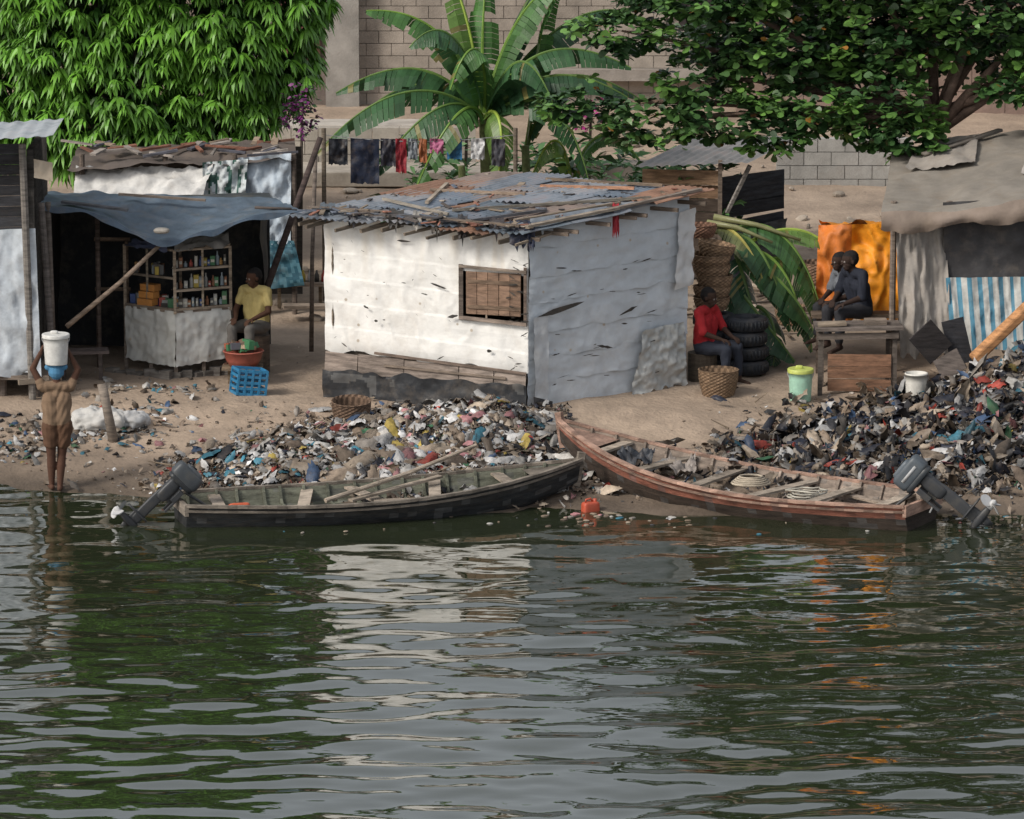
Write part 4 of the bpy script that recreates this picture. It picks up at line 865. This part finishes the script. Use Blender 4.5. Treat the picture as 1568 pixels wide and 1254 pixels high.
# ---------------------------------------------------------------- boats
def boat(name,stern,bow,beam,bend,g0,gb,cout,cin,rail,thw,bandc):
    root=ROOT(name,((stern[0]+bow[0])/2,(stern[1]+bow[1])/2,0));S=V(stern[0],stern[1],0);E=V(bow[0],bow[1],0);d=(E-S).normalized();pp=V(-d.y,d.x,0)
    def cen(t): return S.lerp(E,t)+pp*bend*math.sin(math.pi*t)
    def wid(t): return beam/2*((1-.38*((.42-t)/.42)**2) if t<.42 else (1-((t-.42)/.58)**2.3*.97))
    def gz(t): return g0+.04*(1-t)**2+(gb-g0)*max(0,(t-.25)/.75)**2.2
    def kz(t): return -.13+(gb-.12)*max(0,(t-.55)/.45)**2.4
    def sec(t,s_,inner):
        w=wid(t)-(.035 if inner else 0);w=max(w,.008);g=gz(t);k=kz(t)
        a=abs(s_);x=math.copysign(w*(.68*min(1,a/.45)+.32*max(0,(a-.45)/.55)),s_);zf=max(0,(a-.38)/.62)**1.15
        z=k+(g-k)*zf
        if inner: z=max(z+.02,.055 if t<.75 else k+.06) if a<.98 else g
        return cen(t)+pp*x+V(0,0,z)
    nt,ns=44,20
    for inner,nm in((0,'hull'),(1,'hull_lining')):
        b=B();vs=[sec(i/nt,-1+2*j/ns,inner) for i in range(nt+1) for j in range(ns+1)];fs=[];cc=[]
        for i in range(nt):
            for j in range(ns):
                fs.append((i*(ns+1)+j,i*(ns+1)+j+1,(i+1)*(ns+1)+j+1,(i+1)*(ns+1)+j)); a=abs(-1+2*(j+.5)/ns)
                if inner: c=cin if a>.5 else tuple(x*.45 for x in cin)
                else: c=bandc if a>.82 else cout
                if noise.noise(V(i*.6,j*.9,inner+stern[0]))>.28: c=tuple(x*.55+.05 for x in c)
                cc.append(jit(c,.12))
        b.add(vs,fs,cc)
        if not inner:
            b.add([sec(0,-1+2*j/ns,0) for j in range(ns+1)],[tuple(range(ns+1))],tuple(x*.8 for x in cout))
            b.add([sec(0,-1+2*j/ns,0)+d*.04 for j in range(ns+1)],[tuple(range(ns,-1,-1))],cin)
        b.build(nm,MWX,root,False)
    b=B()
    for sg in(-1,1):
        pts=[sec(i/nt,sg,0)+V(0,0,.012+R(-.003,.003))-pp*sg*.012 for i in range(nt+1)]
        for i in range(nt): b.beam(pts[i],pts[i+1].lerp(pts[i],-.03),.06+.012*noise.noise(V(i*.5,sg,1)),.035,jit(rail,.3))
        pts=[sec(i/nt,sg*.93,0)+pp*sg*.012 for i in range(nt+1)]
        for i in range(nt): b.beam(pts[i],pts[i+1].lerp(pts[i],-.03),.025,.03,jit(tuple(x*.7 for x in rail),.3))
        for t in [x/17+.04+R(-.01,.01) for x in range(16)]:
            q=[sec(t,sg*a,1)+V(0,0,.02)-pp*sg*.012 for a in(.3,.45,.6,.75,.97)]
            for i in range(4): b.beam(q[i],q[i+1],.035,.03,jit(cin,.3),up=tuple(d))
    for t,tilt in thw:
        q1=sec(t+tilt,.96,1);q2=sec(t-tilt,-.96,1);q1.z=q2.z=gz(t)-.05;b.beam(q1,q2,.15,.03,jit((.36,.30,.24),.2))
    for t in(.1,.3,.5,.66):
        for s_ in(-.25,0,.25): b.beam(sec(t-.07,s_,1)+V(0,0,.02),sec(t+.07,s_,1)+V(0,0,.02),.14,.02,jit((.13,.105,.085),.3))
    a=sec(0,-1,0);c=sec(0,1,0);b.beam(a-d*.01+V(0,0,-.05),c-d*.01+V(0,0,-.05),.05,.14,jit(rail))
    b.beam(sec(.985,0,0)-V(0,0,.05),V(cen(1.0).x,cen(1.0).y,gb+.1),.07,.09,jit(rail),up=tuple(d))
    q=[sec(.86,-.95,0),sec(.86,.95,0),sec(.99,.9,0),sec(.99,-.9,0)];b.add([x+V(0,0,.005) for x in q],[(0,1,2,3)],jit(rail))
    b.build('gunwales_ribs_thwarts',MWX,root);return root,sec,cen,gz
rt1,sec1,cen1,gz1=boat('wooden_boat',(-4.1,-.78),(.88,.65),1.4,-.16,.24,.50,(.022,.024,.026),(.14,.145,.11),(.20,.17,.14),[(.09,.01),(.3,.035),(.46,-.02),(.62,.03),(.8,0)],(.035,.035,.035))
b=B();b.tube([(-2.3,-.9,.3),(-1.3,-.1,.48),(-.45,.35,.75)],[.03,.028,.022],(.40,.33,.26));b.beam((-2.0,-.75,.27),(-.9,.3,.36),.09,.03,(.34,.28,.22));b.beam(sec1(.5,.3,1)+V(0,0,.04),sec1(.72,-.2,1)+V(0,0,.1),.1,.03,(.3,.25,.2));b.build('pole_and_oar',MWX,rt1)
rt2,sec2,cen2,gz2=boat('wooden_boat',(5.05,-.95),(.6,1.75),1.62,.10,.27,.80,(.05,.036,.028),(.27,.215,.175),(.36,.23,.175),[(.08,0),(.24,.01),(.38,.03),(.55,.0),(.7,.02),(.84,0)],(.28,.11,.075))
b=B()
c=cen2(.45)
for k in range(5):
    r_=.2-.02*k;b.tube([(c.x+r_*1.2*math.cos(a),c.y+r_*math.sin(a),.3+.02*k) for a in [i*.35 for i in range(19)]],.015,(.42,.36,.28),6)
c=cen2(.3)
for k in range(4):
    r_=.15;b.tube([(c.x+r_*1.4*math.cos(a)+R(-.05,.05),c.y+r_*math.sin(a)+R(-.05,.05),.2+.03*k) for a in [i*.45 for i in range(15)]],.012,(.5,.47,.4),6)
b.build('rope_coil',MW,rt2,True)
b=B()
for t0,t1,s0,s1 in((.3,.5,.3,.2),(.1,.3,-.3,-.5),(.55,.72,-.2,.1),(.45,.62,.5,.5),(.05,.2,.4,.3),(.6,.8,.3,.4)): b.beam(sec2(t0,s0,1)+V(0,0,.1),sec2(t1,s1,1)+V(0,0,.14),.12,.03,jit((.30,.24,.19),.3))
b.build('loose_boards',MWX,rt2)
b=B();p=cen2(.76)
b.sheet((p.x-.3,p.y-.15,.42),(p.x+.1,p.y-.3,.4),(p.x+.2,p.y+.1,.5),(p.x-.25,p.y+.15,.52),14,14,.18,3,3,(.04,.045,.055),seed=5);b.sheet((p.x+.3,p.y-.2,.33),(p.x+.7,p.y-.3,.3),(p.x+.7,p.y+.1,.36),(p.x+.3,p.y+.1,.4),14,14,.18,3,3,(.25,.22,.2),seed=6);b.build('rags',MG,rt2,True)
jerry('jerry_can',-3.42,-.62,.10,(.5,.10,.04),Matrix.Rotation(.3,3,'Z')@Matrix.Rotation(1.2,3,'X'),1.0)

def motor(x,y,z,yaw,tilt,col,parent,s=1.0):
    e=ROOT('outboard_motor',(x,y,z));b=B();M=Matrix.Translation((x,y,z))@Matrix.Rotation(yaw,4,'Z')@Matrix.Rotation(-tilt,4,'Y')@Matrix.Scale(s,4)
    b.M=M  # local: +x aft, z up, pivot at clamp
    b.sup((-.02,0,.34),(.21,.12,.11),col,.4,24,14);b.sup((-.02,0,.22),(.19,.115,.04),tuple(v*.4 for v in col),.4);b.sup((-.05,0,.42),(.13,.09,.06),tuple(v*1.3 for v in col),.4)
    b.box((-.02,-.118,.34),(.24,.012,.035),(.4,.4,.4));b.box((-.18,0,.34),(.08,.14,.05),(.02,.02,.02));b.box((.0,.0,.485),(.1,.06,.02),(.02,.02,.02))
    b.build('cowling',MP,e,True)
    b=B();b.M=M;dk=(.035,.037,.041)
    b.sup((.03,0,.05),(.085,.07,.18),dk,.5);b.sup((.06,0,-.28),(.07,.035,.3),dk,.4);b.sup((.1,0,-.45),(.17,.08,.014),dk,.5);b.sup((.10,0,-.60),(.17,.05,.05),dk,.8);b.sup((.08,0,-.52),(.08,.025,.12),dk,.5)
    b.add([(.02,-.008,-.62),(.16,-.008,-.62),(.14,-.008,-.75),(.08,-.008,-.73),(.02,.008,-.62),(.16,.008,-.62),(.14,.008,-.75),(.08,.008,-.73)],[(0,1,2,3),(7,6,5,4),(0,4,5,1),(1,5,6,2),(2,6,7,3),(3,7,4,0)],dk)
    b.build('leg',MP,e,True)
    b=B();b.M=M
    b.box((-.1,0,.06),(.07,.22,.18),dk);b.box((-.13,-.08,-.06),(.03,.05,.26),dk);b.box((-.13,.08,-.06),(.03,.05,.26),dk);b.box((-.03,0,-.02),(.12,.1,.12),(.02,.02,.02));b.tube([(-.16,0,.17),(-.4,0,.22),(-.55,0,.24)],[.02,.02,.026],dk,8);b.tube([(-.13,-.08,-.1),(-.22,-.08,-.12)],.012,(.35,.35,.35),6)
    b.build('clamp_and_tiller',MP,e,False,.008)
    b=B();b.M=M;pc=(.48,.48,.48);b.lathe([(.001,0),(.04,0),(.035,.1),(.001,.12)],(.25,0,-.60),pc,14,rot=Matrix.Rotation(math.pi/2,3,'Y'))
    for k in range(3):
        rr=Matrix.Rotation(k*2*math.pi/3+.3,3,'X');vs=[];n=8
        for i in range(n+1):
            t=i/n;w=.07*math.sin(math.pi*(.15+.8*t))**.7
            for sd in(-1,1): vs.append(V(.3,0,-.60)+rr@V(sd*w*.55,sd*w,.02+.14*t))
        b.add(vs,[(2*i,2*i+1,2*i+3,2*i+2) for i in range(n)],pc);b.add([v+Vector((.008,0,0)) for v in vs],[(2*i,2*i+2,2*i+3,2*i+1) for i in range(n)],pc)
    b.build('propeller',MP,e,True)
    e.parent=parent;e.matrix_parent_inverse=Matrix.Translation(-parent.location)
motor(-4.25,-.85,.38,math.radians(190),math.radians(46),(.055,.062,.07),rt1,.95)
motor(5.2,-1.0,.45,math.radians(-14),math.radians(52),(.075,.09,.105),rt2,1.08)

# ---------------------------------------------------------------- people
def person(name,loc,yaw,J,skin,shirt,pants,hair=(.012,.01,.01),sleeve=.55,leg=.6,face=(0,-1,0),headup=(0,0,1),hands=None,s=1.0,cap=None):
    caps=[]
    def c(p,q,r1,r2,col): caps.append((V(p),V(q),r1,r2,col))
    g=lambda k:V(J[k])
    pel,ch,nk,hd=g('pel'),g('ch'),g('nk'),g('hd')
    side=(g('shR')-g('shL')).normalized();fd=V(face).normalized();hs=fd.cross(V(headup)).normalized();hu=V(headup).normalized()
    for a in(-1,1):
        c(pel+side*a*.07,pel.lerp(ch,.5)+side*a*.05,.108,.092,pants);c(pel.lerp(ch,.15)+side*a*.06,ch+side*a*.075,.116,.114,shirt)
    c(g('shL').lerp(nk,.25),g('shR').lerp(nk,.25),.072,.072,shirt);c(ch.lerp(nk,.3),nk-(nk-ch)*.1,.09,.06,shirt)
    c(nk,hd-hu*.05,.056,.052,skin)
    c(hd+hu*.02-fd*.01,hd+hu*.025+fd*.01,.093,.09,skin);c(hd-hu*.05+fd*.03,hd-hu*.07+fd*.035,.066,.052,skin)
    c(hd+hu*.02-fd*.018,hd+hu*.035-fd*.02,.097,.094,hair if not cap else cap);c(hd+hu*.045+fd*.01,hd+hu*.05,.083,.08,hair if not cap else cap)
    if cap: c(hd+hu*.08-side*.1,hd+hu*.08+side*.1,.045,.045,cap)
    c(hd+fd*.095,hd+fd*.112-hu*.022,.01,.016,skin)
    c(hd+fd*.088-hu*.055-hs*.018,hd+fd*.088-hu*.055+hs*.018,.010,.010,tuple(v*.6+.03 for v in skin))
    for a in(-1,1):
        c(hd+hs*a*.09,hd+hs*a*.094-hu*.02,.02,.016,skin);c(hd+fd*.086+hs*a*.032+hu*.005,hd+fd*.09+hs*a*.034+hu*.005,.012,.012,(.25,.22,.2));c(hd+fd*.097+hs*a*.033+hu*.005,hd+fd*.098+hs*a*.033+hu*.005,.007,.007,(.01,.01,.01))
    for k in'LR':
        sh,el,wr=g('sh'+k),g('el'+k),g('wr'+k);c(sh,el,.052,.040,skin);c(el,wr,.041,.027,skin)
        if sleeve: c(sh,sh.lerp(el,sleeve),.066,.060,shirt)
        hp,kn,an=g('hip'+k),g('kn'+k),g('an'+k);c(hp,kn,.088,.056,skin);c(kn,kn.lerp(an,.35),.056,.056,skin);c(kn.lerp(an,.35),an,.055,.034,skin)
        if leg<=1: c(hp,hp.lerp(kn,leg),.108,.096,pants)
        else: c(hp,kn,.1,.072,pants);c(kn,kn.lerp(an,leg-1),.072,.055,pants)
        toe=g('toe'+k);c(an-(toe-an).normalized()*.03-V(0,0,.02),toe,.034,.026,skin)
        for i in range(5):
            dd=(toe-an).normalized();ss=dd.cross(V(0,0,1)).normalized();q=toe+ss*(i-2)*.015;c(q,q+dd*.03,.012,.011,skin)
        hdv=(wr-el).normalized() if not hands else V(hands[k][0]).normalized();nn=V(0,0,-1) if not hands else V(hands[k][1])
        nn=(nn-hdv*nn.dot(hdv)).normalized();ss=hdv.cross(nn).normalized()
        for a in(-1,1): c(wr,wr+hdv*.08+ss*a*.024,.02,.015,skin)
        c(wr+hdv*.03,wr+hdv*.075,.022,.018,skin)
        for i,ln in enumerate((.062,.074,.07,.055)):
            q=wr+hdv*.085+ss*(i-1.5)*.0205;q1=q+(hdv*.9+nn*.35).normalized()*ln*.5;q2=q1+(hdv*.6+nn*.75).normalized()*ln*.5;c(q,q1,.0095,.009,skin);c(q1,q2,.009,.008,skin)
        ts=-1 if k=='L' else 1
        q=wr+hdv*.025+ss*ts*.024;q1=q+(hdv*.6+ss*ts*.7+nn*.2).normalized()*.04;q2=q1+(hdv*.8+ss*ts*.3+nn*.4).normalized()*.03;c(q,q1,.013,.011,skin);c(q1,q2,.011,.009,skin)
    M=Matrix.Translation(loc)@Matrix.Rotation(yaw,4,'Z')@Matrix.Scale(s,4)
    b=B()
    for p,q,r1,r2,_ in caps: b.capsule(p,q,r1,r2)
    me=bpy.data.meshes.new('t');me.from_pydata(b.v,[],b.f);o=bpy.data.objects.new('t',me);sc.collection.objects.link(o)
    m=o.modifiers.new('r','REMESH');m.mode='VOXEL';m.voxel_size=.0085;m=o.modifiers.new('s','SMOOTH');m.iterations=3;m.factor=.5
    dg=bpy.context.evaluated_depsgraph_get();dg.update();ev=o.evaluated_get(dg);m2=bpy.data.meshes.new_from_object(ev);bpy.data.objects.remove(o)
    n=len(m2.vertices);co=np.empty(n*3);m2.vertices.foreach_get('co',co);co=co.reshape(-1,3);best=np.full(n,9.);C=np.zeros((n,3))
    for p,q,r1,r2,col in caps:
        p_=np.array(p);d_=np.array(q-p);L2=max(d_.dot(d_),1e-9);t=np.clip((co-p_)@d_/L2,0,1);ds=np.linalg.norm(co-p_-t[:,None]*d_,axis=1)-(r1+(r2-r1)*t);k=ds<best-.001;best[k]=ds[k];C[k]=col
    isc=(np.abs(C-np.array(skin)).sum(1)>.02)&(co[:,2]<J['nk'][2]+.02)
    wv=np.sin(co[:,2]*30+np.sin(co[:,0]*21+1)*2.6+co[:,1]*17+co[:,0]*14)*np.sin(co[:,0]*25+co[:,2]*9+co[:,1]*13)
    nv=np.empty(n*3);m2.vertices.foreach_get('normal',nv);nv=nv.reshape(-1,3);co=co+nv*(.007*wv*isc)[:,None]
    co4=np.concatenate([co,np.ones((n,1))],1)@np.array(M).T;m2.vertices.foreach_set('co',co4[:,:3].ravel())
    li=np.empty(len(m2.loops),dtype=np.int32);m2.loops.foreach_get('vertex_index',li)
    for a in list(m2.color_attributes): m2.color_attributes.remove(a)
    a=m2.color_attributes.new('Col','FLOAT_COLOR','CORNER');a.data.foreach_set('color',np.concatenate([C[li],np.ones((len(li),1))],1).astype(np.float32).ravel())
    m2.name=name;m2.materials.clear();return finish(m2,name,MS,None,True)
SK=(.075,.036,.022)
# bather carrying a bucket on the head, back to the river, feet in the shallows
bx,by=-5.78,1.1;z0=h(bx,by)
J=dict(pel=(.01,0,.86),ch=(.0,-.01,1.18),nk=(0,0,1.36),hd=(0,-.02,1.50),shL=(-.17,0,1.33),shR=(.17,0,1.33),elL=(-.27,-.04,1.54),elR=(.29,-.04,1.56),wrL=(-.18,-.05,1.72),wrR=(.19,-.05,1.76),
 hipL=(-.09,0,.84),hipR=(.09,0,.84),knL=(-.05,-.04,.46),knR=(.08,-.01,.46),anL=(-.02,.05,.07),anR=(.08,-.03,.07),toeL=(-.04,-.12,.03),toeR=(.11,-.19,.03))
person('man_carrying_bucket',(bx,by,z0-.01),math.pi+.1,J,(.08,.038,.024),(.19,.125,.08),(.10,.052,.03),sleeve=.3,leg=.55,hands=dict(L=((.35,.0,.9),(1,0,0)),R=((-.35,0,.9),(-1,0,0))),cap=(.07,.2,.34),s=1.02)
bucket('carried_bucket',bx,by+.02,z0-.01+1.65,.165,.38,(.60,.59,.56),(.61,.60,.57))
J=dict(pel=(0,0,.50),ch=(0,-.03,.80),nk=(0,-.04,.98),hd=(0,-.07,1.13),shL=(-.18,-.03,.95),shR=(.18,-.03,.95),elL=(-.24,-.14,.70),elR=(.25,-.12,.70),wrL=(-.12,-.34,.62),wrR=(.14,-.34,.62),
 hipL=(-.1,-.02,.48),hipR=(.1,-.02,.48),knL=(-.13,-.42,.5),knR=(.14,-.42,.5),anL=(-.13,-.42,.08),anR=(.15,-.44,.08),toeL=(-.14,-.57,.03),toeR=(.17,-.58,.03))
person('seated_shopkeeper',(-3.5,6.3,h(-3.45,6.2)+.18),-.5,J,SK,(.46,.37,.15),(.13,.12,.11),sleeve=.6,leg=1.8,face=(-.5,-.8,-.2),hands=dict(L=((.3,-1,-.2),(0,0,-1)),R=((-.3,-1,-.2),(0,0,-1))),s=1.04)
b=B();b.lathe([(.01,0),(.17,0),(.17,.52),(.01,.52)],(-3.5,6.33,h(-3.45,6.4)+.02),(.12,.09,.07),18);b.build('wooden_seat',MW)
person('seated_man_in_red',(2.62,5.8,h(2.6,5.9)-.05),.95,J,(.05,.028,.02),(.36,.02,.025),(.03,.035,.05),sleeve=.95,leg=1.8,face=(.2,-1,-.3),hands=dict(L=((.3,-1,-.2),(0,0,-1)),R=((-.3,-1,-.2),(0,0,-1))),s=1.06)
b=B();b.lathe([(.01,0),(.2,0),(.2,.40),(.01,.40)],(2.6,5.83,h(2.6,5.95)-.03),(.1,.08,.06),18);b.build('wooden_seat',MW)
J2=dict(J);J2.update(ch=(0,-.08,.79),nk=(0,-.13,.96),hd=(0,-.18,1.10),shL=(-.18,-.11,.94),shR=(.18,-.11,.94),elL=(-.22,-.18,.68),wrL=(-.05,-.38,.62),elR=(.25,-.18,.68),wrR=(.22,-.42,.62))
person('seated_man',(4.78,6.1,.96),-1.0,J2,(.035,.02,.015),(.016,.019,.03),(.03,.03,.035),sleeve=1,leg=1.8,face=(-.2,-.9,-.15),s=1.12)
person('seated_man',(4.66,6.5,.96),-1.1,J2,(.04,.022,.016),(.15,.16,.18),(.04,.04,.045),sleeve=.9,leg=1.8,face=(0,-.9,-.1),s=1.05)

# ---------------------------------------------------------------- light, sky, camera
w=bpy.data.worlds.new('World');sc.world=w;w.use_nodes=True;N=w.node_tree.nodes;L=w.node_tree.links
sky=N.new('ShaderNodeTexSky');sky.sky_type='NISHITA';sky.sun_disc=False
el=math.radians(38);ax,ay=-.8,-.55
sky.sun_elevation=el;sky.sun_rotation=math.atan2(ax,ay);sky.air_density=1;sky.dust_density=5;sky.ozone_density=1
hs=N.new('ShaderNodeHueSaturation');hs.inputs['Saturation'].default_value=.5;L.new(sky.outputs[0],hs.inputs['Color'])
veil=N.new('ShaderNodeMixRGB');veil.inputs[0].default_value=.45;veil.inputs[2].default_value=(6.3,6.6,7.0,1);L.new(hs.outputs[0],veil.inputs[1])   # high thin overcast
L.new(veil.outputs[0],N['Background'].inputs[0]);N['Background'].inputs[1].default_value=.13
sl=bpy.data.lights.new('sun','SUN');sl.energy=2.5;sl.angle=math.radians(14);sl.color=(1,.945,.86);so=bpy.data.objects.new('sun',sl);sc.collection.objects.link(so)
dv=-V(ax*math.cos(el),ay*math.cos(el),math.sin(el));so.rotation_euler=dv.to_track_quat('-Z','Y').to_euler()
cd=bpy.data.cameras.new('camera');co_=bpy.data.objects.new('camera',cd);sc.collection.objects.link(co_);co_.location=(0,-60,12.75);co_.rotation_euler=(math.radians(90-10.83),0,0)
cd.sensor_width=36;cd.lens=36*7500/1568;cd.clip_start=1;cd.clip_end=2000;sc.camera=co_
sc.view_settings.view_transform='Standard';sc.view_settings.look='None';sc.view_settings.exposure=0
